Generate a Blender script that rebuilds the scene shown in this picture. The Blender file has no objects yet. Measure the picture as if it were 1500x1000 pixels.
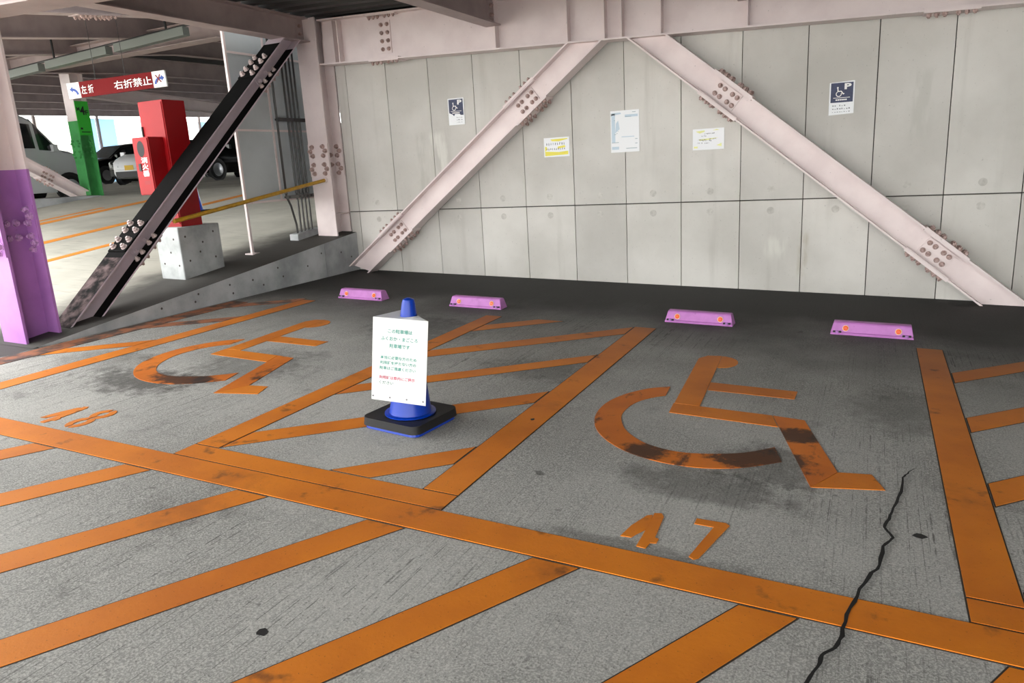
import bpy, bmesh, math, random
from mathutils import Vector, Matrix
random.seed(7)
S = bpy.context.scene
COL = S.collection

# ------------------------------------------------------------------ camera
F_PX, PITCH, YAW, ROLL, CAM_H = 1072.52, -0.23743, -0.46124, -0.05666, 1.4408
cy, sy, cp, sp, cr, sr = (math.cos(YAW), math.sin(YAW), math.cos(PITCH), math.sin(PITCH), math.cos(ROLL), math.sin(ROLL))
FWD = Vector((sy*cp, cy*cp, sp)); RT0 = Vector((cy, -sy, 0)); UP0 = RT0.cross(FWD)
RIGHT = cr*RT0 + sr*UP0; UP = -sr*RT0 + cr*UP0
CAM = Vector((0, 0, CAM_H))
cam_d = bpy.data.cameras.new('camera'); cam = bpy.data.objects.new('camera', cam_d); COL.objects.link(cam)
cam_d.sensor_width = 36; cam_d.lens = F_PX*36/1500; cam_d.clip_start = .05; cam_d.clip_end = 400
cam.matrix_world = Matrix.Translation(CAM) @ Matrix((RIGHT, UP, -FWD)).transposed().to_4x4()
S.camera = cam

# ------------------------------------------------------------------ light and exposure
w = bpy.data.worlds.new('sky'); S.world = w; w.use_nodes = True
bg = w.node_tree.nodes['Background']; bg.inputs[0].default_value = (1, .995, .98, 1); bg.inputs[1].default_value = 3.0
FRONT_Y = -12.0                                        # the open aisle in front of the bays
ROOF_Y = -4.0  # unseen bay roof edge, placed to shape the daylight
RAMP_ROOF_Y = 4.4                                           # unseen ramp roof edge, set back for more daylight; the aisle lies under open sky
S.view_settings.view_transform = 'Standard'; S.view_settings.look = 'None'
S.view_settings.gamma = 1; S.view_settings.use_curve_mapping = False
S.view_settings.exposure = 1.18

# ------------------------------------------------------------------ pixel -> place helpers (1500x1000 frame)
def ray(u, v): return RIGHT*((u-750)/F_PX) + UP*((500-v)/F_PX) + FWD
def onX(u, v, X): d = ray(u, v); return CAM + d*(X/d.x)
def onY(u, v, Y): d = ray(u, v); return CAM + d*(Y/d.y)
def onD(u, v, D): return CAM + ray(u, v)*D            # at depth D from the camera
def depth(p): return (Vector(p)-CAM).dot(FWD)

# ------------------------------------------------------------------ the two decks
SL = -0.0311
def F(x): return SL*x                                   # bay deck, falling to +X
def ramp(x, y):
    r = .294 + .1126*(y-4.4) - .031*(x+6.1)
    return r if r < 1.25 else 1.25 + .2*(r-1.25)
def ZB(x): return 2.606 - .0375*(x+2.339)               # underside of the main beam
def ZC(x): return ZB(x) + .56                           # deck above the bay
TILT = Matrix.Rotation(math.atan(-SL), 4, 'Y')

# ------------------------------------------------------------------ mesh helpers
MW = {}
def new_obj(name, me, parent=None):
    o = bpy.data.objects.new(name, me); COL.objects.link(o)
    if parent is not None:
        o.parent = parent; MW[o] = MW[parent]
    else: MW[o] = Matrix.Identity(4)
    return o
def tag(o, label=None, cat=None, group=None, kind=None):
    if label: o['label'] = label
    if cat: o['category'] = cat
    if group: o['group'] = group
    if kind: o['kind'] = kind
    return o
def thing(name, label, cat, loc, rot=None, group=None):
    o = bpy.data.objects.new(name, None); COL.objects.link(o); o.empty_display_size = .1
    m = Matrix.Translation(Vector(loc)) @ (rot if rot is not None else Matrix.Identity(4))
    o.matrix_world = m; MW[o] = m
    return tag(o, label, cat, group)
class B:
    """collects faces; build() links them as one mesh object"""
    def __init__(s): s.v = []; s.f = []
    def add(s, vs, fs, M=None):
        n = len(s.v)
        s.v += [tuple(M @ Vector(p)) if M is not None else tuple(p) for p in vs]
        s.f += [tuple(i+n for i in f) for f in fs]; return s
    def box(s, a, b, M=None):
        x0, y0, z0 = a; x1, y1, z1 = b
        return s.add([(x0,y0,z0),(x1,y0,z0),(x1,y1,z0),(x0,y1,z0),(x0,y0,z1),(x1,y0,z1),(x1,y1,z1),(x0,y1,z1)],
                     [(0,3,2,1),(4,5,6,7),(0,1,5,4),(1,2,6,5),(2,3,7,6),(3,0,4,7)], M)
    def hull(s, bot, top):
        n = len(bot)
        return s.add(list(bot)+list(top), [tuple(range(n))[::-1], tuple(range(n, 2*n))] + [(i,(i+1)%n,n+(i+1)%n,n+i) for i in range(n)])
    def tube(s, pts, r, n=10):
        pts = [Vector(p) for p in pts]; rings = []
        for i, p in enumerate(pts):
            t = (pts[min(i+1,len(pts)-1)]-pts[max(i-1,0)]).normalized()
            a = Vector((0,0,1)) if abs(t.z) < .9 else Vector((1,0,0))
            u = t.cross(a).normalized(); v = t.cross(u)
            rr = r[i] if isinstance(r, (list,tuple)) else r
            rings.append([p + (u*math.cos(2*math.pi*k/n) + v*math.sin(2*math.pi*k/n))*rr for k in range(n)])
        vs = [q for R in rings for q in R]; fs = []
        for i in range(len(pts)-1):
            for k in range(n): fs.append((i*n+k, i*n+(k+1)%n, (i+1)*n+(k+1)%n, (i+1)*n+k))
        fs += [tuple(range(n))[::-1], tuple(range((len(pts)-1)*n, len(pts)*n))]
        return s.add(vs, fs)
    def lathe(s, prof, n=24, M=None):
        vs = []; fs = []
        for r, z in prof:
            for k in range(n): vs.append((r*math.cos(2*math.pi*k/n), r*math.sin(2*math.pi*k/n), z))
        for i in range(len(prof)-1):
            for k in range(n): fs.append((i*n+k, i*n+(k+1)%n, (i+1)*n+(k+1)%n, (i+1)*n+k))
        fs += [tuple(range(n))[::-1], tuple(range((len(prof)-1)*n, len(prof)*n))]
        return s.add(vs, fs, M)
    def grid(s, xs, ys, fz):
        vs = [(x, y, fz(x, y)) for y in ys for x in xs]; n = len(xs)
        return s.add(vs, [(j*n+i, j*n+i+1, (j+1)*n+i+1, (j+1)*n+i) for j in range(len(ys)-1) for i in range(n-1)])
    def build(s, name, mat, parent=None, smooth=False, bevel=0, local=False):
        me = bpy.data.meshes.new(name); vs = s.v
        if parent is not None and not local:
            inv = MW[parent].inverted(); vs = [tuple(inv @ Vector(p)) for p in vs]
        me.from_pydata(vs, [], s.f)
        bm = bmesh.new(); bm.from_mesh(me); bmesh.ops.recalc_face_normals(bm, faces=bm.faces)
        if bevel: bmesh.ops.bevel(bm, geom=list(bm.edges), offset=bevel, segments=2, profile=.5, affect='EDGES', clamp_overlap=True)
        bm.to_mesh(me); bm.free()
        if smooth:
            for p in me.polygons: p.use_smooth = True
            if smooth == 'auto': me.set_sharp_from_angle(angle=math.radians(38))
        me.materials.append(mat)
        return new_obj(name, me, parent)

# ------------------------------------------------------------------ materials
def lin(c):
    c = c/255; return c/12.92 if c <= .04045 else ((c+.055)/1.055)**2.4
def rgb(r, g, b): return (lin(r), lin(g), lin(b), 1)
class Mat:
    def __init__(s, name, rough=.6, metal=0, spec=.5):
        s.m = bpy.data.materials.new(name); s.m.use_nodes = True; s.t = s.m.node_tree
        s.p = s.t.nodes['Principled BSDF']; s.p.inputs['Roughness'].default_value = rough
        s.p.inputs['Metallic'].default_value = metal; s.p.inputs['Specular IOR Level'].default_value = spec
        s._co = None
    def n(s, t, **k):
        nd = s.t.nodes.new(t)
        for a, b in k.items(): setattr(nd, a, b)
        return nd
    def l(s, a, b): s.t.links.new(a, b)
    def co(s):                      # world-space position
        if s._co is None: s._co = s.n('ShaderNodeNewGeometry').outputs['Position']
        return s._co
    def noise(s, scale, detail=4, stretch=None, rough=.55):
        src = s.co()
        if stretch:
            mp = s.n('ShaderNodeMapping'); mp.inputs['Scale'].default_value = stretch; s.l(src, mp.inputs[0]); src = mp.outputs[0]
        nz = s.n('ShaderNodeTexNoise'); nz.inputs['Scale'].default_value = scale; nz.inputs['Detail'].default_value = detail; nz.inputs['Roughness'].default_value = rough
        s.l(src, nz.inputs['Vector']); return nz.outputs['Fac']
    def rng(s, v, a, b, c=0, d=1, smooth=True):
        mr = s.n('ShaderNodeMapRange', interpolation_type='SMOOTHSTEP' if smooth else 'LINEAR')
        for i, q in enumerate((a, b, c, d)): mr.inputs[i+1].default_value = q
        s.l(v, mr.inputs[0]); return mr.outputs[0]
    def math(s, op, a, b):
        m = s.n('ShaderNodeMath', operation=op)
        for i, q in enumerate((a, b)):
            if isinstance(q, (int, float)): m.inputs[i].default_value = q
            else: s.l(q, m.inputs[i])
        return m.outputs[0]
    def mix(s, fac, a, b, mode='MIX'):
        m = s.n('ShaderNodeMix', data_type='RGBA', blend_type=mode)
        if isinstance(fac, (int, float)): m.inputs[0].default_value = fac
        else: s.l(fac, m.inputs[0])
        for i, q in ((6, a), (7, b)):
            if isinstance(q, tuple): m.inputs[i].default_value = q
            else: s.l(q, m.inputs[i])
        return m.outputs[2]
    def color(s, c):
        if isinstance(c, tuple): s.p.inputs['Base Color'].default_value = c
        else: s.l(c, s.p.inputs['Base Color'])
        return s
    def bump(s, h, strength=.3, dist=.01):
        b = s.n('ShaderNodeBump'); b.inputs['Strength'].default_value = strength; b.inputs['Distance'].default_value = dist
        s.l(h, b.inputs['Height']); s.l(b.outputs[0], s.p.inputs['Normal']); return s
    def sep(s):
        q = s.n('ShaderNodeSeparateXYZ'); s.l(s.co(), q.inputs[0]); return q.outputs
def plain(name, c, rough=.5, metal=0, spec=.5): return Mat(name, rough, metal, spec).color(rgb(*c)).m
def worn(name, c, dark, rough=.5, scale=6, amt=.5, spot=0, spec=.5):
    """paint with faint mottling and a few dirt specks"""
    m = Mat(name, rough, 0, spec)
    f = m.rng(m.noise(scale, 6), .35, .75, 0, amt)
    col = m.mix(f, rgb(*c), rgb(*dark))
    if spot:
        col = m.mix(m.rng(m.noise(38, 3), .70, .76, 0, spot), col, rgb(60, 52, 48))
    return m.color(col).m
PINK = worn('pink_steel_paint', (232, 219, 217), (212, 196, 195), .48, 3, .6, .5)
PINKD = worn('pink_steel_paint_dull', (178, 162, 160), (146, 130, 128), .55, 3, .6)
LILAC = worn('lilac_paint', (176, 120, 190), (146, 94, 160), .42, 3, .6, .3)
GREEN = worn('green_paint', (74, 160, 88), (52, 126, 66), .5, 4, .6, .3)
BLACKP = worn('black_coating', (6, 6, 6), (13, 12, 12), .85, 20, .5, 0, .12)
KBRACE = worn('mauve_grey_steel_paint', (206, 192, 200), (184, 170, 178), .5, 4, .6)
BLACKWORN = worn('black_coating_scuffed', (9, 9, 9), (118, 100, 100), .85, 9, .9, 0, .15)
BOLT = worn('bolt_zinc', (206, 190, 188), (150, 132, 128), .4, 60, .7)
YELLOW = worn('yellow_pipe_paint', (196, 150, 30), (140, 104, 24), .45, 20, .6)
RED = worn('red_cabinet_paint', (152, 7, 16), (132, 5, 12), .5, 5, .4, 0, .3)
WHITE = plain('white_print', (236, 236, 234), .5)
BLACK = plain('black_rubber', (22, 22, 23), .6)
BLUE = Mat('blue_plastic', .3, 0, .35).color(rgb(2, 56, 168)).m
STOPM = worn('lilac_stop_plastic', (190, 120, 192), (164, 100, 166), .55, 14, .6, .4)
ORREF = plain('orange_reflector', (226, 82, 14), .25)
GREYPIPE = plain('grey_conduit', (112, 112, 110), .4, .5)
PIPE = plain('dark_conduit', (66, 66, 64), .3, .5)
DARKSTEEL = plain('dark_galvanised_steel', (70, 70, 70), .5, .4)
DECK = plain('dark_metal_deck', (44, 42, 42), .6, .2)

def concrete(name, c, dark, scale=1.2, streak=True, speck=.3, rough=.85, stains=False):
    m = Mat(name, rough, spec=.3)
    f = m.rng(m.noise(scale, 8), .3, .72)
    col = m.mix(f, rgb(*c), rgb(*dark))
    oi = m.n('ShaderNodeObjectInfo')
    tint = m.rng(oi.outputs['Random'], 0, 1, .9, 1.06, False)
    cb = m.n('ShaderNodeCombineColor')
    for i in range(3): m.l(tint, cb.inputs[i])
    col = m.mix(1.0, col, cb.outputs[0], 'MULTIPLY')
    if streak:
        s = m.rng(m.noise(1.0, 6, (5, 5, .45)), .55, .8, 0, .35)
        col = m.mix(s, col, rgb(int(dark[0]*.8), int(dark[1]*.8), int(dark[2]*.78)))
    col = m.mix(m.rng(m.noise(55, 4), .66, .74, 0, speck), col, rgb(70, 68, 64))
    if stains:
        X, Y, Z = m.sep()
        for x0, wx, z0, z1, c2 in ((-.60, .07, .12, .66, rgb(150, 138, 104)), (-.86, .16, .30, .62, rgb(228, 228, 218)), (-4.98, .12, 1.0, 1.9, rgb(168, 168, 160)), (-4.75, .2, 1.15, 1.9, rgb(232, 232, 224)), (1.6, .2, 1.2, 2.3, rgb(176, 176, 168)), (.35, .13, 1.4, 2.1, rgb(182, 182, 174))):
            bx = m.rng(m.math('ABSOLUTE', m.math('SUBTRACT', X, x0), 0), wx*.3, wx, 1, 0)
            bzz = m.math('MULTIPLY', m.rng(Z, z0, z0+.15), m.rng(Z, z1-.1, z1, 1, 0))
            k = m.math('MULTIPLY', m.math('MULTIPLY', bx, bzz), m.rng(m.noise(1, 6, (16, 16, 3)),   .38, .62, 0, .45))
            col = m.mix(k, col, c2)
    m.color(col); m.bump(m.noise(90, 5), .15, .004)
    return m.m
PANEL = concrete('wall_panel_concrete', (213, 211, 205), (190, 188, 181), .9, stains=True)
PLUG = concrete('plug_mortar', (206, 204, 197), (186, 184, 177), 30, False)
KERB = concrete('kerb_concrete', (188, 191, 192), (140, 144, 145), 2.2)
PEDC = concrete('pedestal_concrete', (186, 190, 190), (138, 142, 142), 3)
JOINT = plain('dark_joint_filler', (78, 74, 70), .9)  # dark backing seen in the panel joints, also used for tie holes

def band_and_grime(m, strength=1.0):
    """ragged dark band deepening towards the wall, plus scattered dirt patches"""
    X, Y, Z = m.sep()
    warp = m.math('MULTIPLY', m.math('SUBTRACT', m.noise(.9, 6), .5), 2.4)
    band = m.rng(m.math('ADD', Y, warp), 3.5, 6.9, 0, .95*strength)  # darkens gradually towards the wall, edge warped by noise
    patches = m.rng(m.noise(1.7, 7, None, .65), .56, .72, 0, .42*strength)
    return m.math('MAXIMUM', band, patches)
def floor_mat():
    m = Mat('broomed_concrete_deck', .8, spec=.35)
    base = m.mix(m.rng(m.noise(.8, 6), .3, .7), rgb(172, 172, 167), rgb(136, 136, 132))
    base = m.mix(m.rng(m.noise(140, 3, None, .7), .45, .6, 0, .7), base, rgb(204, 204, 198))
    base = m.mix(m.rng(m.noise(95, 4, None, .7), .56, .66, 0, .6), base, rgb(84, 83, 80))     # aggregate speckle
    st = m.math('MULTIPLY', m.rng(m.noise(1, 3, (150, .8, 1)), .54, .66), m.rng(m.noise(40, 2, (1.2, .35, 1)), .38, .58))
    base = m.mix(m.math('MULTIPLY', st, m.rng(m.noise(.5, 3), .42, .60, .12, .72)), base, rgb(62, 61, 59))   # broom strokes
    X, Y, Z = m.sep()
    wp_ = m.math('MULTIPLY', m.math('SUBTRACT', m.noise(8, 8, None, .75), .5), 3.4)
    for cx, cy_, rx, ry, a_ in ((-.6, 3.02, .5, .2, .5), (-.35, 3.35, .3, .3, .5), (-4.45, 3.2, .5, .3, .75), (-4.0, 3.75, .5, .5, .45), (-2.0, 4.4, .5, .3, .4), (.2, 4.4, .3, .5, .35), (-.75, 2.40, .5, .06, .45), (-6.25, 3.45, .55, .35, .9), (-5.2, 3.5, .5, .3, .3), (-3.4, 5.2, .6, .5, .5)):
        dx = m.math('DIVIDE', m.math('SUBTRACT', X, cx), rx); dy = m.math('DIVIDE', m.math('SUBTRACT', Y, cy_), ry)
        d2 = m.math('ADD', m.math('ADD', m.math('MULTIPLY', dx, dx), m.math('MULTIPLY', dy, dy)), wp_)
        base = m.mix(m.rng(d2, .1, 1.1, a_, 0), base, rgb(54, 52, 49))                       # oil and tyre stains
    base = m.mix(band_and_grime(m), base, rgb(25, 24, 23))
    base = m.mix(m.rng(m.noise(5, 3), .71, .75, 0, .6), base, rgb(52, 50, 48))
    m.color(base); m.bump(m.noise(1, 3, (70, 12, 1)), .25, .004)
    return m.m
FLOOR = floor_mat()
def ramp_mat():
    m = Mat('ramp_concrete', .8, spec=.35)
    base = m.mix(m.rng(m.noise(.6, 6), .3, .7), rgb(200, 198, 186), rgb(168, 166, 155))
    X, Y, Z = m.sep()
    st = m.rng(m.noise(1, 4, (2, 40, 1)), .56, .7, 0, .35)
    base = m.mix(st, base, rgb(90, 88, 82))
    warp = m.math('MULTIPLY', m.math('SUBTRACT', m.noise(1.6, 5), .5), .9)
    edge = m.rng(m.math('ADD', X, warp), -7.5, -6.75, 0, .93)                              # blackened strip along the kerb
    base = m.mix(edge, base, rgb(48, 46, 45))
    m.color(base); m.bump(m.noise(1, 3, (12, 60, 1)), .2, .004)
    return m.m
RAMP = ramp_mat()
def line_mat():
    m = Mat('orange_road_paint', .62, spec=.35)
    c = m.mix(m.rng(m.noise(2.2, 6), .3, .75), rgb(222, 130, 28), rgb(198, 110, 24))
    c = m.mix(m.rng(m.noise(120, 2), .68, .74, 0, .6), c, rgb(96, 58, 26))
    c = m.mix(m.rng(m.noise(6, 5), .62, .74, 0, .75), c, rgb(92, 58, 30))
    c = m.mix(m.math('MULTIPLY', band_and_grime(m), .66), c, rgb(62, 44, 32))
    m.color(c); m.bump(m.noise(60, 4), .2, .004); return m.m
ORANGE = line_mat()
def tyre_line_mat():
    m = Mat('orange_road_paint_tyre_marked', .6, spec=.35)
    c = m.mix(m.rng(m.noise(2.2, 6), .3, .75), rgb(216, 120, 28), rgb(186, 98, 24))
    c = m.mix(m.rng(m.noise(1, 6, (7, 3.2, 1), .65), .54, .66, 0, .85), c, rgb(44, 36, 30))
    X, Y, Z = m.sep(); nz = m.math('MULTIPLY', m.math('SUBTRACT', m.noise(14, 6, None, .7), .5), 2.2)
    for cx, cy_, rx, ry in ((-.42, 3.42, .30, .2), (-.95, 3.30, .16, .12), (-.28, 3.78, .2, .13), (-4.2, 3.35, .35, .16)):
        dx = m.math('DIVIDE', m.math('SUBTRACT', X, cx), rx); dy = m.math('DIVIDE', m.math('SUBTRACT', Y, cy_), ry)
        d2 = m.math('ADD', m.math('ADD', m.math('MULTIPLY', dx, dx), m.math('MULTIPLY', dy, dy)), nz)
        c = m.mix(m.rng(d2, .3, .9, .88, 0), c, rgb(36, 31, 27))
    m.color(c); m.bump(m.noise(60, 4), .2, .004); return m.m
TYREORANGE = tyre_line_mat()
OLDORANGE = Mat('faded_dirty_orange_paint', .7)
OLDORANGE.color(OLDORANGE.mix(OLDORANGE.rng(OLDORANGE.noise(7, 6), .4, .62), rgb(150, 92, 58), rgb(70, 56, 48))); OLDORANGE = OLDORANGE.m
def translucent(name, c):
    m = Mat(name, .5); t = m.n('ShaderNodeBsdfTranslucent'); t.inputs[0].default_value = rgb(*c)
    mx = m.n('ShaderNodeMixShader'); mx.inputs[0].default_value = .6
    m.color(rgb(*c)); m.l(m.p.outputs[0], mx.inputs[1]); m.l(t.outputs[0], mx.inputs[2])
    m.l(mx.outputs[0], m.t.nodes['Material Output'].inputs[0]); return m.m
FARPANEL = translucent('white_translucent_sheet', (244, 244, 240))
FARBLUE = translucent('pale_blue_translucent_sheet', (190, 214, 232))
GREYSHEET = worn('grey_sheet_panel', (188, 196, 198), (164, 172, 174), .35, 2, .6)

# ------------------------------------------------------------------ lettering
def text_mesh(body, weight=0):
    cu = bpy.data.curves.new('lettering', 'FONT'); cu.body = body; cu.resolution_u = 2; cu.offset = weight
    o = bpy.data.objects.new('lettering', cu); COL.objects.link(o); bpy.context.view_layer.update()
    dg = bpy.context.evaluated_depsgraph_get(); me = o.evaluated_get(dg).to_mesh()
    vs = [tuple(v.co) for v in me.vertices]; fs = [tuple(p.vertices) for p in me.polygons]
    o.evaluated_get(dg).to_mesh_clear(); bpy.data.objects.remove(o); bpy.data.curves.remove(cu)
    xs = [v[0] for v in vs]; ys = [v[1] for v in vs]
    x0, x1, y0, y1 = min(xs), max(xs), min(ys), max(ys)
    return [((v[0]-x0)/(x1-x0), (v[1]-y0)/(y1-y0)) for v in vs], fs
class Face:
    """flat print on a plane: u to the right, v up, in metres from the lower left corner"""
    def __init__(s, O, U, V, lift=.0015):
        s.O = Vector(O); s.U = Vector(U).normalized(); s.V = Vector(V).normalized(); s.N = s.U.cross(s.V).normalized(); s.k = lift
    def P(s, u, v, l=1): return s.O + s.U*u + s.V*v + s.N*(s.k*l)
    def text(s, b, body, u0, u1, v0, v1, weight=0, l=2):
        pts, fs = text_mesh(body, weight)
        return b.add([s.P(u0+(u1-u0)*p[0], v0+(v1-v0)*p[1], l) for p in pts], fs)
    def poly(s, b, pts, l=1): return b.add([s.P(u, v, l) for u, v in pts], [tuple(range(len(pts)))])
    def rect(s, b, u0, v0, u1, v1, l=1): return s.poly(b, [(u0,v0),(u1,v0),(u1,v1),(u0,v1)], l)
    def ring(s, b, cu, cv, r0, r1, a0=0, a1=360, n=24, l=1):
        for i in range(n):
            a = math.radians(a0+(a1-a0)*i/n); c = math.radians(a0+(a1-a0)*(i+1)/n)
            s.poly(b, [(cu+r0*math.cos(a), cv+r0*math.sin(a)), (cu+r1*math.cos(a), cv+r1*math.sin(a)), (cu+r1*math.cos(c), cv+r1*math.sin(c)), (cu+r0*math.cos(c), cv+r0*math.sin(c))], l)
    def disc(s, b, cu, cv, r, l=1, n=20): return s.poly(b, [(cu+r*math.cos(2*math.pi*i/n), cv+r*math.sin(2*math.pi*i/n)) for i in range(n)], l)

# ================================================================== THE SETTING
# bay deck and ramp deck
b = B(); b.grid([-6.1 + i*.9 for i in range(18)], [FRONT_Y + i*1.111 for i in range(19)], lambda x, y: F(x))
b.build('floor', FLOOR); tag(bpy.data.objects['floor'], 'grey broomed concrete floor of the parking bays', None, None, 'structure')
b = B(); b.grid([-34 + i*1.55 for i in range(19)], [FRONT_Y, -4, 0, 3.7], lambda x, y: F(x)).build('floor_aisle', RAMP)
tag(bpy.data.objects['floor_aisle'], kind='structure')
b = B(); b.grid([-34 + i*27.898/49 for i in range(50)], [3.5 + i*.5 for i in range(74)], lambda x, y: ramp(x, y)).build('floor_ramp', RAMP)
tag(bpy.data.objects['floor_ramp'], kind='structure')

# wall of precast panels: backing plus each panel
b = B(); b.box((-6.2, 7.905, -.4), (8.2, 8.0, 3.5)).build('wall_back', JOINT)
wall = bpy.data.objects['wall_back']; tag(wall, kind='structure')
HS = .948; X0 = -2.4184
seams = [-6.17] + [X0 + .6*i for i in range(-6, 18)]
for i in range(len(seams)-1):
    xa, xb = seams[i]+.004, seams[i+1]-.004
    for row, (za, zb) in enumerate(((None, HS-.006), (HS+.006, 3.3))):
        z0a, z0b = (F(xa)-.02, F(xb)-.02) if za is None else (za, za)
        dy = random.uniform(-.002, .002)
        bot = [(xa, 7.86+dy, z0a), (xb, 7.86+dy, z0b), (xb, 7.90, z0b), (xa, 7.90, z0a)]
        top = [(xa, 7.86+dy, zb), (xb, 7.86+dy, zb), (xb, 7.90, zb), (xa, 7.90, zb)]
        p = B().hull(bot, top).build('panel', PANEL, wall)
        if xb-xa > .4:
            zc = HS + (.105 if row else -.105)
            fc = Face((0, 7.86+dy, 0), (1, 0, 0), (0, 0, 1), .0012)
            q = B(); fc.disc(q, (xa+xb)/2, zc, .036); q.build('plug_mark', PLUG, p)
# walls added to block daylight right of the bays and sky along the ramp
b = B(); b.box((8.2, ROOF_Y, -.5), (8.3, 8, 3.5)).build('wall_right_light_block', PANEL); tag(bpy.data.objects['wall_right_light_block'], kind='structure')
b = B(); b.box((-6.21, 7.92, -.3), (-6.1, 40, 6)).build('wall_ramp_sky_block', KERB); tag(bpy.data.objects['wall_ramp_sky_block'], kind='structure')

# metal deck above the bay: trapezoidal ribs along X
b = B(); y = ROOF_Y; prof = []
while y < 7.95:
    prof += [(y, 0), (y+.11, 0), (y+.135, .07), (y+.235, .07)]; y += .26
vs = []; fs = []
for x in (-6.42, 8.2):
    vs += [(x, yy, ZC(x)+zz) for yy, zz in prof]
n = len(prof); fs = [(i, i+1, n+i+1, n+i) for i in range(n-1)]
b.add(vs, fs)
b.add([(-6.42, ROOF_Y, ZC(-6.42)+.12), (8.2, ROOF_Y, ZC(8.2)+.12), (8.2, 8, ZC(8.2)+.12), (-6.42, 8, ZC(-6.42)+.12)], [(0, 1, 2, 3)])
b.build('ceiling', DECK); tag(bpy.data.objects['ceiling'], 'dark ribbed metal deck above the bays', None, None, 'structure')
b = B(); b.grid([-34 + i*1.38 for i in range(21)], [RAMP_ROOF_Y + i*1.25 for i in range(30)],
    lambda x, y: (ramp(x, y) if y > 3.5 else F(x)) + 3.3).build('ceiling_ramp', DECK); tag(bpy.data.objects['ceiling_ramp'], kind='structure')
# far facade: bright translucent sheets between posts, daylight behind them
far = B()
for y in range(6, 40, 3): far.box((-33.1, y-.05, .5), (-33.0, y+.05, 5.2))
far.box((-33.1, 5, 2.35), (-33.02, 39, 2.43))
far.build('wall_far', PINKD); far = bpy.data.objects['wall_far']; tag(far, kind='structure')
k = 0
for y in range(6, 39, 1):
    B().box((-33.2, y+.01, .8), (-33.18, y+.99, 4.6)).build('panel', FARBLUE if k in (17, 18, 24) else FARPANEL, far); k += 1

# ================================================================== STEELWORK
def hsec(p0, p1, hdir, H, Bw, tw=.012, tf=.016, cut0=None, cut1=None):
    """H section from p0 to p1; hdir is the direction of its depth. returns B"""
    p0, p1 = Vector(p0), Vector(p1); t = (p1-p0).normalized()
    h = Vector(hdir); h = (h - t*h.dot(t)).normalized(); s = t.cross(h)
    a, c, d, e = Bw/2, H/2, tw/2, H/2-tf
    pr = [(-a,-c),(a,-c),(a,-e),(d,-e),(d,e),(a,e),(a,c),(-a,c),(-a,e),(-d,e),(-d,-e),(-a,-e)]
    def ring(p, cut):
        out = []
        for x, y in pr:
            q = p + s*x + h*y
            if cut:
                o, nn = Vector(cut[0]), Vector(cut[1]); q = q + t*((o-q).dot(nn)/t.dot(nn))
            out.append(q)
        return out
    r0, r1 = ring(p0, cut0), ring(p1, cut1); n = 12
    bb = B(); bb.add(r0+r1, [(i,(i+1)%n,n+(i+1)%n,n+i) for i in range(n)] + [(0,1,2,11),(11,2,3,10),(10,3,4,9),(9,4,5,8),(8,5,6,7)] + [tuple(n+i for i in f) for f in ((0,1,2,11),(11,2,3,10),(10,3,4,9),(9,4,5,8),(8,5,6,7))])
    return bb
# one bolt: hex nut, washer, rounded tip; along +Z
bb = B(); bb.lathe([(.025, 0), (.025, .004)], 12); bb.lathe([(.0205, .004), (.0205, .022), (.017, .025)], 6); bb.lathe([(.0115, .024), (.0115, .034), (.010, .036)], 8)
_b = bb.build('bolt', BOLT); BOLTME = _b.data; bpy.data.objects.remove(_b)
def bolt(parent, pos, nrm, mat_me=None, scale=1.0):
    o = bpy.data.objects.new('bolt', mat_me or BOLTME); COL.objects.link(o); o.parent = parent
    n = Vector(nrm).normalized(); q = n.to_track_quat('Z', 'Y').to_matrix().to_4x4()
    o.matrix_local = MW[parent].inverted() @ Matrix.Translation(Vector(pos)) @ q @ Matrix.Rotation(random.uniform(0, 1), 4, 'Z') @ Matrix.Scale(scale, 4); return o
def recolour(me, mat):
    m = me.copy(); m.materials.clear(); m.materials.append(mat); return m
PINKBOLT = worn('pink_bolt_rusty', (190, 164, 158), (120, 96, 86), .5, 45, .9)
BOLT_PINK = recolour(BOLTME, PINKBOLT); BOLT_LILAC = recolour(BOLTME, worn('lilac_bolt', (206, 160, 212), (110, 70, 120), .4, 40, .8)); BOLT_GREEN = recolour(BOLTME, GREEN)
BOLT_LILAC_LT = BOLT_LILAC
def plate(parent, c, u, v, n, lu, lv, th, mat):
    """plate centred at c, lying against the surface with normal n; returns part"""
    c, u, v, n = Vector(c), Vector(u).normalized(), Vector(v).normalized(), Vector(n).normalized()
    q = [c + u*(sx*lu/2) + v*(sv*lv/2) for sx, sv in ((-1,-1),(1,-1),(1,1),(-1,1))]
    return B().hull(q, [p + n*th for p in q]).build('splice_plate', mat, parent)
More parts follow.
